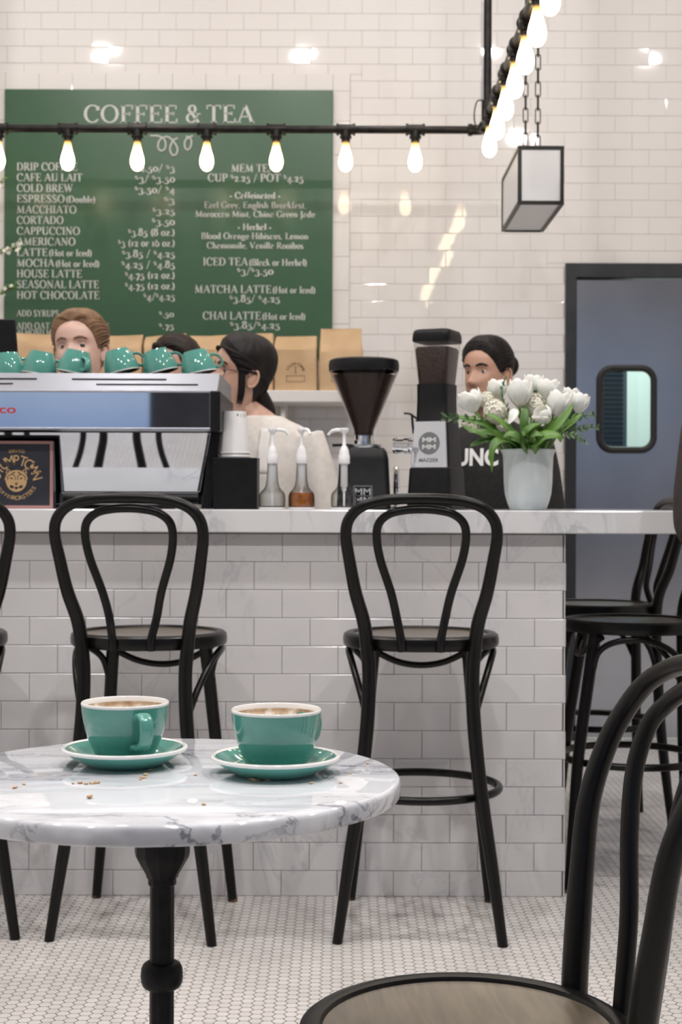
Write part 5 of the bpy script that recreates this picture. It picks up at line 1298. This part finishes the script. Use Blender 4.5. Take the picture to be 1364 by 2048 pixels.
#          z      half width  front   back
HEAD = smooth_tab([(-.150, .046, .020, .055), (-.128, .047, .038, .050), (-.118, .047, .064, .042), (-.108, .049, .079, .040), (-.092, .054, .084, .046), (-.070, .060, .085, .060), (-.045, .066, .085, .074),
        (-.015, .0705, .085, .086), (.010, .0735, .085, .094), (.035, .0755, .089, .099), (.060, .073, .084, .098), (.085, .061, .066, .084), (.103, .042, .043, .058), (.112, .022, .022, .030), (.115, .004, .004, .005)])
def gauss(x, s): return math.exp(-.5*(x/s)**2)
def head_pt(phi, z, infl=0, feat=True):
    """phi 0 = face front (-Y), positive to +X"""
    w_, f_, b_ = interp(HEAD, z); c, s = math.cos(phi), math.sin(phi)
    x = w_*s; y = -f_*abs(c)**.86 if c > 0 else b_*abs(c)**.95
    if c > 0 and feat:
        y += -.0  
        nz = gauss(z+.040, .012)*.021+gauss(z+.022, .016)*.011+gauss(z+.002, .012)*.0035
        if z < -.050: nz *= max(0, 1-(-.050-z)/.010)
        y -= nz*gauss(x, .0095+.004*gauss(z+.042, .010))
        y -= .006*gauss(z+.044, .006)*(gauss(x-.0125, .005)+gauss(x+.0125, .005))
        for sx in (1, -1):
            y += .0095*gauss(x-sx*.031, .0145)*gauss(z-.001, .0115)
            y -= .0035*gauss(x-sx*.030, .020)*gauss(z-.020, .007)
            y -= .0045*gauss(x-sx*.040, .017)*gauss(z+.034, .018)
        y -= .0055*gauss(x, .018)*(gauss(z+.067, .0045)+gauss(z+.078, .0055))
        y += .0030*gauss(x, .020)*gauss(z+.0725, .0025)
        y -= .006*gauss(x, .016)*gauss(z+.104, .010)
    if infl:
        k = 1+infl/max(.03, math.hypot(x, y)); x *= k; y *= k; z += infl*max(0, z)/.115
    return Vector((x, y, z))
def head_mesh():
    m = MB(); na, nz = 88, 76; rings = []
    for j in range(nz):
        z = -.150+.265*(1-(1-j/(nz-1))**1.0)
        rings.append([head_pt(2*PI*i/na, z) for i in range(na)])
    m.loft(rings, True, True)
    for k, fce in enumerate(m.f):                                    # lips
        c = sum((m.v[i] for i in fce), Vector())/len(fce)
        if c.y < -.05 and abs(c.x) < .024*(1-((c.z+.0725)/.0125)**2*.9) and -.085 < c.z < -.061: m.m[k] = 1
    for sx in (1, -1):                                               # ears
        rot = Matrix.Rotation(sx*math.radians(-22), 3, 'Z')
        m.ball((sx*.0755, .012, -.014), .001, 14, 12, sc=(7, 17, 31), rot=rot @ Matrix.Rotation(math.radians(-12), 3, 'X'))
        ear = [Vector((sx*.004, .016*math.cos(a)-.001, .028*math.sin(a))) for a in [math.radians(-110+i*15) for i in range(20)]]
        m.tube([Vector((sx*.0785, .014, -.012))+rot @ (Matrix.Rotation(math.radians(-12), 3, 'X') @ p_) for p_ in ear], .0042, 8)
    for sx in (1, -1):                                               # eyelids
        e = Vector((sx*.031, head_pt(math.asin(.031/.073), .0).y+.0095, .0))
        for lo, hi in ((.36, 1.35), (-1.2, -.38)):
            vs = []; 
            for i in range(6):
                el = lo+(hi-lo)*i/5
                for j in range(13):
                    az = -1.25+2.5*j/12; r = .0138
                    vs.append(e+Vector((r*math.sin(az)*math.cos(el), -r*math.cos(az)*math.cos(el), r*math.sin(el)+.001*sx*0)))
            m.add(vs, [(i*13+j, i*13+j+1, (i+1)*13+j+1, (i+1)*13+j) for i in range(5) for j in range(12)])
    return m
HEADM = head_mesh()
def eyes(gaze, side):
    m = MB()
    for sx in (side,):
        e = Vector((sx*.031, head_pt(math.asin(.031/.073), .0).y+.0095, .0)); g = Vector((gaze[0], -1, gaze[1])).normalized(); q = g.to_track_quat('Z', 'Y').to_matrix()
        k0 = len(m.f); m.ball(e, .0128, 20, 14, rot=q)
        for k in range(k0, len(m.f)):
            c = sum((m.v[i] for i in m.f[k]), Vector())/len(m.f[k])-e
            if c.normalized().dot(g) > math.cos(math.radians(40)): m.m[k] = 1
    return m
def brows(th, side):
    m = MB()
    for sx in (side,):
        pts = []
        for x, z in ((.013, .0205), (.024, .0245), (.036, .0255), (.050, .0200)):
            p_ = head_pt(math.asin(min(.98, x/.0735)), z); pts.append((sx*p_.x, p_.y-.0005, z))
        m.tube(cr(pts, 5), [th*.9]*5+[th*1.15]*5+[th*.9]*5+[th*.3], 8, flat=1.5)
    return m
def hair_cap(line, infl, thick_top=0.0):
    """line(phi_deg) -> lowest z with hair"""
    m = MB(); na, nz = 96, 60; idx = {}
    def P_(i, j):
        phi = 2*PI*i/na; d = math.degrees(phi); d = d if d <= 180 else 360-d; lo = line(d); z = lo+(.1155-lo)*(j/(nz-1))**.85
        edge = min(1, j/22)**.8; p_ = head_pt(phi, z, infl*(.12+.88*edge)+.0018*mnoise.noise(Vector((phi*9, z*25, 1)))*edge, False)
        p_.z += thick_top*max(0, (z-.03)/.085)*edge; return p_
    rings = [[P_(i, j) for i in range(na)] for j in range(nz)]
    m.loft(rings, False, True)
    inner = [[head_pt(2*PI*i/na, min(.113, max(-.149, line(min(math.degrees(2*PI*i/na), 360-math.degrees(2*PI*i/na))))), .0005, False) for i in range(na)]]
    m.loft([inner[0], rings[0]], False, False)
    return m
def lin(tab): return lambda d: interp([(a, b) for a, b in tab], d)[0]
# -- body below the neck; E = eye height of the standing figure
def body_parts(E, sh_w=.165, girth=1.0):
    L = E-1.58
    z = lambda dz: max(0.0, E-dz) if dz < .80 else (E-.80)*(1-(dz-.80)/.78)
    tors = [(.185, .056, .050, .060, .006), (.197, .072, .056, .068, .006), (.218, .118, .066, .080, .006), (.245, .158, .078, .090, .005), (.30, .166, .096, .100, .0), (.37, .156, .112, .098, .0),
            (.45, .143, .106, .090, .0), (.53, .134, .096, .086, .0), (.61, .146, .100, .098, .0), (.69, .164, .106, .116, .0), (.76, .168, .104, .120, .0), (.82, .140, .092, .105, .0)]
    return z, [(E-dz, w_*girth*(sh_w/.165 if dz > .2 else 1), f_*girth, b_*girth, yo) for dz, w_, f_, b_, yo in tors]
def torso_rings(t, infl, n=40, zlo=None, zhi=None):
    out = []
    for zc, w_, f_, b_, yo in t:
        if (zlo is not None and zc < zlo) or (zhi is not None and zc > zhi): continue
        out.append([((w_+infl)*math.copysign(abs(math.sin(a))**.85, math.sin(a)), yo+(-(f_+infl)*abs(math.cos(a))**.9 if math.cos(a) > 0 else (b_+infl)*abs(math.cos(a))**.9), zc) for a in [2*PI*i/n for i in range(n)]])
    return out
def hand_mesh(m, wrist, direction, palm_n, curl=.5, side=1):
    """five-fingered hand growing from the wrist; palm_n = the way the palm faces"""
    D = Vector(direction).normalized(); Nn = Vector(palm_n); Nn = (Nn-D*Nn.dot(D)).normalized(); S = D.cross(Nn)*side; Wp = Vector(wrist)
    rings = []
    for u, hw, ht in ((-.01, .024, .019), (.015, .029, .017), (.045, .038, .015), (.075, .041, .0135), (.088, .038, .011)):
        rings.append([Wp+D*u+S*(hw*math.cos(a))+Nn*(ht*math.sin(a)) for a in [2*PI*i/16 for i in range(16)]])
    m.loft(rings)
    for off, ln, r in ((-.029, .066, .0082), (-.0100, .076, .0088), (.0095, .072, .0086), (.0275, .056, .0074)):
        p_ = Wp+D*.074+S*(-off); pts = [p_]; ang = .0; d_ = D
        for k, fr in enumerate((.18, .42, .26, .22)):
            ang += curl*(.25, .55, .60, .40)[k]; d_ = D*math.cos(ang)+Nn*math.sin(ang); pts.append(pts[-1]+d_*ln*fr*1.05)
        m.tube(cr(pts, 3), lerp_list([r, r, r*.95, r*.85, r*.62], len(cr(pts, 3))), 10)
    b_ = Wp+D*.022+S*.024; pts = [b_, b_+D*.018+S*.020+Nn*.006, b_+D*.042+S*.028+Nn*.014, b_+D*.062+S*.026+Nn*.020]
    m.tube(cr(pts, 3), lerp_list([.0125, .0115, .0095, .0070], 10), 10)
    return m
def remesh(o, vox, sm=3):
    r = o.modifiers.new('remesh', 'REMESH'); r.mode = 'VOXEL'; r.voxel_size = vox; r.use_smooth_shade = True
    s_ = o.modifiers.new('smooth', 'SMOOTH'); s_.factor = .5; s_.iterations = sm
    dg = bpy.context.evaluated_depsgraph_get(); me = bpy.data.meshes.new_from_object(o.evaluated_get(dg)); o.modifiers.clear(); old = o.data; o.data = me
    me.name = o.name; me.shade_smooth(); return o
def person(label, pos, E, body_yaw, head_yaw, skin, hair, brow, gaze=(0, 0), pitch=0, roll=0, shirt='cloth_cream', trousers='denim', arms=None, sleeve=.62, hair_fn=None, hscale=1.0, head_off=(0, 0, 0), girth=1.0):
    """pos: where the neck stands on the floor; yaw 0 faces the viewer, positive turns towards the picture's right"""
    t = thing('person', label, 'person', (pos[0], pos[1], 0), body_yaw)
    z, tr = body_parts(E, girth=girth)
    HM = Matrix.Translation(Vector((0, -.006, E))+Vector(head_off)) @ Matrix.Rotation(head_yaw-body_yaw, 4, 'Z') @ Matrix.Rotation(-pitch, 4, 'X') @ Matrix.Rotation(roll, 4, 'Y') @ Matrix.Scale(hscale, 4)
    b = MB().loft(torso_rings(tr, 0))
    # neck bridging head and shoulders
    nb = Vector((0, .006, E-.20)); nt_ = HM @ Vector((0, .012, -.105)); b.tube([nb-Vector((0, 0, .04)), nb, (nb+nt_)/2, nt_, HM @ Vector((0, .014, -.06))], [.058, .054, .0495, .049, .046], 20)
    arms = arms or {1: ((.205, .01, E-.53), (.205, -.06, E-.77)), -1: ((-.205, .01, E-.53), (-.205, -.06, E-.77))}
    armp = {}
    for sx in (1, -1):
        el, wr = Vector(arms[sx][0]), Vector(arms[sx][1]); sh = Vector((sx*.150*girth, .006, E-.258))
        P_ = cr([sh, sh*.5+el*.5+Vector((sx*.008, 0, 0)), el, el*.5+wr*.5, wr], 6); armp[sx] = P_
        b.tube(P_, lerp_list([.052, .045, .038, .036, .026], len(P_)), 18)
        dr = (wr-el).normalized(); hand_mesh(b, wr, dr, Vector((-sx, 0, -.2)), .45, side=-sx if False else sx)
        hip = Vector((sx*.085, .0, E-.78)); kn = Vector((sx*.09, -.005, (E-.80)*.58)); an = Vector((sx*.09, .02, .075))
        lp_ = cr([hip, hip*.5+kn*.5, kn, kn*.55+an*.45+Vector((0, .015, 0)), an], 6); b.tube(lp_, lerp_list([.086, .076, .056, .054, .036], len(lp_)), 18)
        b.loft([[(sx*.09+w_*math.cos(a), y, max(.0, h_*(.5+.5*math.sin(a)))) for a in [2*PI*i/14 for i in range(14)]] for y, w_, h_ in ((.07, .022, .05), (.04, .036, .085), (-.02, .038, .085), (-.09, .045, .055), (-.15, .040, .038), (-.175, .02, .026))])
    body = mesh_obj('body', b, skin, t, 60); remesh(body, .0085)
    hm = MB(); hm.v = [HM @ v for v in HEADM.v]; hm.f = HEADM.f; hm.m = HEADM.m
    bm = bmesh.new(); bm.from_mesh(body.data); base = len(bm.verts)
    vs = [bm.verts.new(v) for v in hm.v]
    for f_, mi in zip(hm.f, hm.m):
        try: q = bm.faces.new([vs[i] for i in f_]); q.material_index = mi; q.smooth = True
        except ValueError: pass
    bm.to_mesh(body.data); bm.free(); body.data.materials.append(M['lip']); body.data.shade_smooth()
    for sd_ in (1, -1):
        mesh_obj('eye', eyes(gaze, sd_).xf(HM), ['eyewhite', 'iris'], body, 60); mesh_obj('eyebrow', brows(brow, sd_).xf(HM), hair, body, 60)
    mesh_obj('hair', hair_fn().xf(HM), hair, t, 60)
    # shirt with sleeves
    s_ = MB().loft(torso_rings(tr, .014, zlo=E-.80, zhi=E-.155))
    for sx in (1, -1):
        P_ = armp[sx]; n = max(4, int(len(P_)*sleeve)); s_.tube(P_[:n], lerp_list([.067, .064, .060, .058, .056] if sleeve < .7 else [.066, .060, .052, .050, .042], n), 20)
    so = mesh_obj('shirt' if shirt != 'cloth_brown' else 'jacket', s_, shirt, t, 60); remesh(so, .009, 4)
    # trousers and shoes
    q_ = MB().loft(torso_rings(tr, .012, zlo=E-.83, zhi=E-.60))
    for sx in (1, -1):
        hip = Vector((sx*.085, .0, E-.78)); kn = Vector((sx*.09, -.005, (E-.80)*.58)); an = Vector((sx*.09, .02, .085))
        lp_ = cr([hip, hip*.5+kn*.5, kn, kn*.5+an*.5+Vector((0, .01, 0)), an], 5); q_.tube(lp_, lerp_list([.098, .088, .070, .064, .056], len(lp_)), 20)
    tr_ = mesh_obj('trousers', q_, trousers, t, 60); remesh(tr_, .012, 3)
    for sx in (1, -1):
        sh_ = MB().loft([[(sx*.09+w_*math.cos(a), y, max(.0, h_*(.5+.5*math.sin(a)))) for a in [2*PI*i/18 for i in range(18)]] for y, w_, h_ in ((.085, .026, .06), (.05, .044, .10), (-.02, .046, .098), (-.09, .052, .066), (-.16, .048, .050), (-.19, .028, .036))])
        mesh_obj('shoe', sh_, 'plastic_black', t, 60)
    return t, HM, so
ball = lambda c, sc, rot=None: MB().ball(c, 1, 24, 16, sc=sc, rot=rot)
pulled = lin([(0, .081), (18, .079), (36, .068), (52, .046), (64, .020), (76, -.006), (92, .004), (104, -.030), (120, -.060), (150, -.092), (180, -.100)])
def swept(m, line, n, infl, end, rad=.0036, span=118, lift=.03):
    """combed strands from the hairline back to the knot"""
    for i in range(n):
        f0 = -span+2*span*i/(n-1)+random.uniform(-2, 2); z0 = line(abs(f0))+random.uniform(-.002, .004); pts = []
        sg = 1 if f0 >= 0 else -1
        for k in range(9):
            t = k/8; ph = math.radians(f0+(sg*176-f0)*t**1.15); z = z0+(end-z0)*t+lift*math.sin(PI*t)*max(.15, math.cos(math.radians(f0)*.8))
            pts.append(head_pt(ph, min(z, .108), infl*min(1, .1+t*6), False)+Vector((0, 0, .004*math.sin(PI*t))))
        m.tube(cr(pts, 3), lerp_list([rad*.3, rad, rad*1.1, rad], 25), 6)
    return m
def hair_blonde():
    m = swept(hair_cap(pulled, .013, .005), pulled, 46, .013, .02); m.join(ball((0, .112, .015), (.036, .034, .034)))
    return m
blonde, HMb, _ = person('blonde barista with hair tied back, looking over the espresso machine', (X(157, 5.0), 5.03), Zp(700, 5.0), math.radians(-4), math.radians(-11), 'skin_a', 'blonde', .0021,
       gaze=(.28, -.10), pitch=math.radians(4), roll=math.radians(-3), shirt='cloth_black', hair_fn=hair_blonde, hscale=1.05)
ear = MB().ball(HMb @ Vector((-.079, .0, -.046)), .0035, 10, 8)
mesh_obj('earring', ear, 'chrome', blonde, 60)
def hair_man():
    m = hair_cap(lin([(0, .048), (25, .050), (50, .040), (70, .012), (95, -.012), (110, -.045), (180, -.085)]), .018, .012)
    swept(m, lin([(0, .048), (25, .050), (50, .040), (70, .012), (95, -.012), (110, -.045), (180, -.085)]), 40, .017, .0, .005, 110)
    return m
person('brown-haired barista bending down behind the machine, only hair and forehead showing', (X(352, 5.6), 5.62), Zp(672, 5.6)-.125, math.radians(-25), math.radians(-34), 'skin_b', 'darkhair', .0028,
       gaze=(-.1, -.4), pitch=math.radians(24), roll=math.radians(4), shirt='cloth_black', hair_fn=hair_man, head_off=(0, -.03, -.01), hscale=1.0)
def hair_profile():
    m = hair_cap(lin([(0, .070), (20, .066), (42, .046), (60, .022), (76, -.012), (90, .002), (102, -.034), (120, -.070), (150, -.100), (180, -.112)]), .013, .006)
    m.join(MB().tube(cr([(.0, .060, -.045), (.0, .100, -.105), (.006, .105, -.155), (.010, .100, -.19)], 6), lerp_list([.030, .036, .030, .008], 19), 14))
    swept(m, lin([(0, .070), (20, .066), (42, .046), (60, .022), (76, -.012), (90, .002), (102, -.034)]), 34, .012, -.06, .0036, 68)
    for sx in (1, -1):
        for k in range(4):                                          # loose locks in front of the ear
            y0_ = -.012-.0042*k; m.tube(cr([(sx*.040, y0_-.020, .088), (sx*(.069-.003*k), y0_-.012, .045), (sx*(.076-.003*k), y0_-.004, -.01), (sx*(.073-.003*k), y0_+.004, -.06), (sx*(.066-.002*k), y0_+.006, -.098)], 5), lerp_list([.006, .006, .005, .004, .0015], 21), 7)
    return m
EP = Zp(748, 5.0)+.045
prof_p, HMp, shp = person('barista in cream T-shirt and apron with black ponytail, face in profile', (X(516, 5.02), 5.02), EP, math.radians(-24), math.radians(-66), 'skin_b', 'blackhair', .0023,
       gaze=(0, -.25), pitch=math.radians(8), roll=math.radians(6), shirt='cloth_cream', hair_fn=hair_profile, head_off=(-.045, -.03, -.045), hscale=1.04, girth=1.12,
       arms={1: ((.245, .01, EP-.50), (.22, -.07, EP-.73)), -1: ((-.235, .0, EP-.50), (-.21, -.06, EP-.74))})
# spectacles
m = MB()
for sx in (1, -1):
    pts = [(sx*.032+.023*math.cos(a), head_pt(math.asin(.032/.0735), -.002).y-.010+.006*abs(math.cos(a))*(1 if math.cos(a)*sx > 0 else 0), -.004+.019*math.sin(a)) for a in [2*PI*i/28 for i in range(28)]]
    m.tube(pts, .0013, 6, closed=True); m.tube([(sx*.055, -.074, .003), (sx*.074, -.03, .004), (sx*.079, .012, .001)], .0014, 6)
m.tube([(-.009, -.100, .0), (0, -.104, .003), (.009, -.100, .0)], .0013, 6)
mesh_obj('spectacles', m.xf(HMp), 'lantern_frame', prof_p, 60)
# her apron: bib and neck straps laid over the shirt
def over(o, target, off):
    s_ = o.modifiers.new('wrap', 'SHRINKWRAP'); s_.target = target; s_.offset = off; s_.wrap_method = 'PROJECT'; s_.use_project_y = True; s_.use_negative_direction = True; s_.use_positive_direction = True; s_.cull_face = 'OFF'
def patch(x0, x1, z0, z1, y, nx=14, nz=24, taper=1.0):
    m = MB(); vs = [((x0+(x1-x0)*i/nx)*(1-(1-taper)*j/nz), y, z0+(z1-z0)*j/nz) for j in range(nz+1) for i in range(nx+1)]
    return m.add(vs, [(j*(nx+1)+i, j*(nx+1)+i+1, (j+1)*(nx+1)+i+1, (j+1)*(nx+1)+i) for j in range(nz) for i in range(nx)])
ab = patch(-.115, .115, EP-.80, EP-.375, -.25)
ao = mesh_obj('apron', ab, 'cloth_white', prof_p, 60); over(ao, shp, .005); solid(ao, .002)
for sx in (1, -1):
    st_ = patch(-.018, .018, EP-.38, EP-.232, -.25, 4, 14); st_.v = [Vector((v.x+sx*(.085-.012*(v.z-(EP-.38))/.15), v.y, v.z)) for v in st_.v]
    so_ = mesh_obj('apron_strap', st_, 'cloth_white', prof_p, 60); over(so_, shp, .006); solid(so_, .002)
lt = fit_text('///', -.075, .035, EP-.455, EP-.405, -.25); lo = mesh_obj('apron_print', lt, 'ink', prof_p, 0); over(lo, shp, .010)
def hair_bun():
    m = hair_cap(lin([(0, .078), (20, .076), (40, .062), (56, .040), (68, .016), (80, -.004), (94, .010), (106, -.028), (130, -.060), (180, -.090)]), .014, .012)
    swept(m, lin([(0, .078), (20, .076), (40, .062), (56, .040), (68, .016), (80, -.004), (94, .010), (106, -.028), (130, -.060)]), 46, .013, .036)
    m.join(ball((0, .128, .040), (.042, .038, .042)))
    for k in range(4): m.tube([(.036*math.cos(a+k),   .126+.016*math.sin(k), .040+.034*math.sin(a+k)) for a in [2*PI*i/16 for i in range(16)]], .008, 8, closed=True)
    return m
ER = Zp(746, 5.42)+.02
bun_p, HMr, shr = person('barista in black T-shirt with dark hair in a bun, behind the flowers', (X(985, 5.45), 5.45), ER, math.radians(-10), math.radians(-40), 'skin_c', 'blackhair', .0028,
       gaze=(-.25, .0), pitch=math.radians(1), shirt='cloth_black', hair_fn=hair_bun, head_off=(-.02, -.02, -.02), hscale=1.0)
tz0, tz1 = Zp(931, 5.33), Zp(895, 5.33)
lt = fit_text('FUNC', X(903, 5.33)-bun_p.location.x, X(1008, 5.33)-bun_p.location.x, tz0, tz1, -.25, .035); lo = mesh_obj('shirt_lettering', lt, 'white_print', bun_p, 0)
lo.modifiers.new('split', 'SUBSURF').subdivision_type = 'SIMPLE'; lo.modifiers['split'].levels = lo.modifiers['split'].render_levels = 2; over(lo, shr, .006)
EG = 1.62
def hair_short(): return hair_cap(lin([(0, .060), (40, .055), (70, .015), (95, .0), (110, -.04), (180, -.085)]), .014, .008)
px_ = X(1540, 3.86)
person('customer in dark brown jacket standing at the bar end, elbow just in view', (px_, 3.80), EG, math.radians(180), math.radians(195), 'skin_b', 'darkhair', .0028, shirt='cloth_brown', trousers='denim',
       arms={1: ((X(1373, 3.86)*-1+px_, .02, Zp(1040, 3.86)), (.13, .05, Zp(1085, 3.86)-.05)), -1: ((-.24, .0, EG-.53), (-.20, -.16, EG-.60))}, sleeve=.93, hair_fn=hair_short, girth=1.06, head_off=(0, 0, -.035))
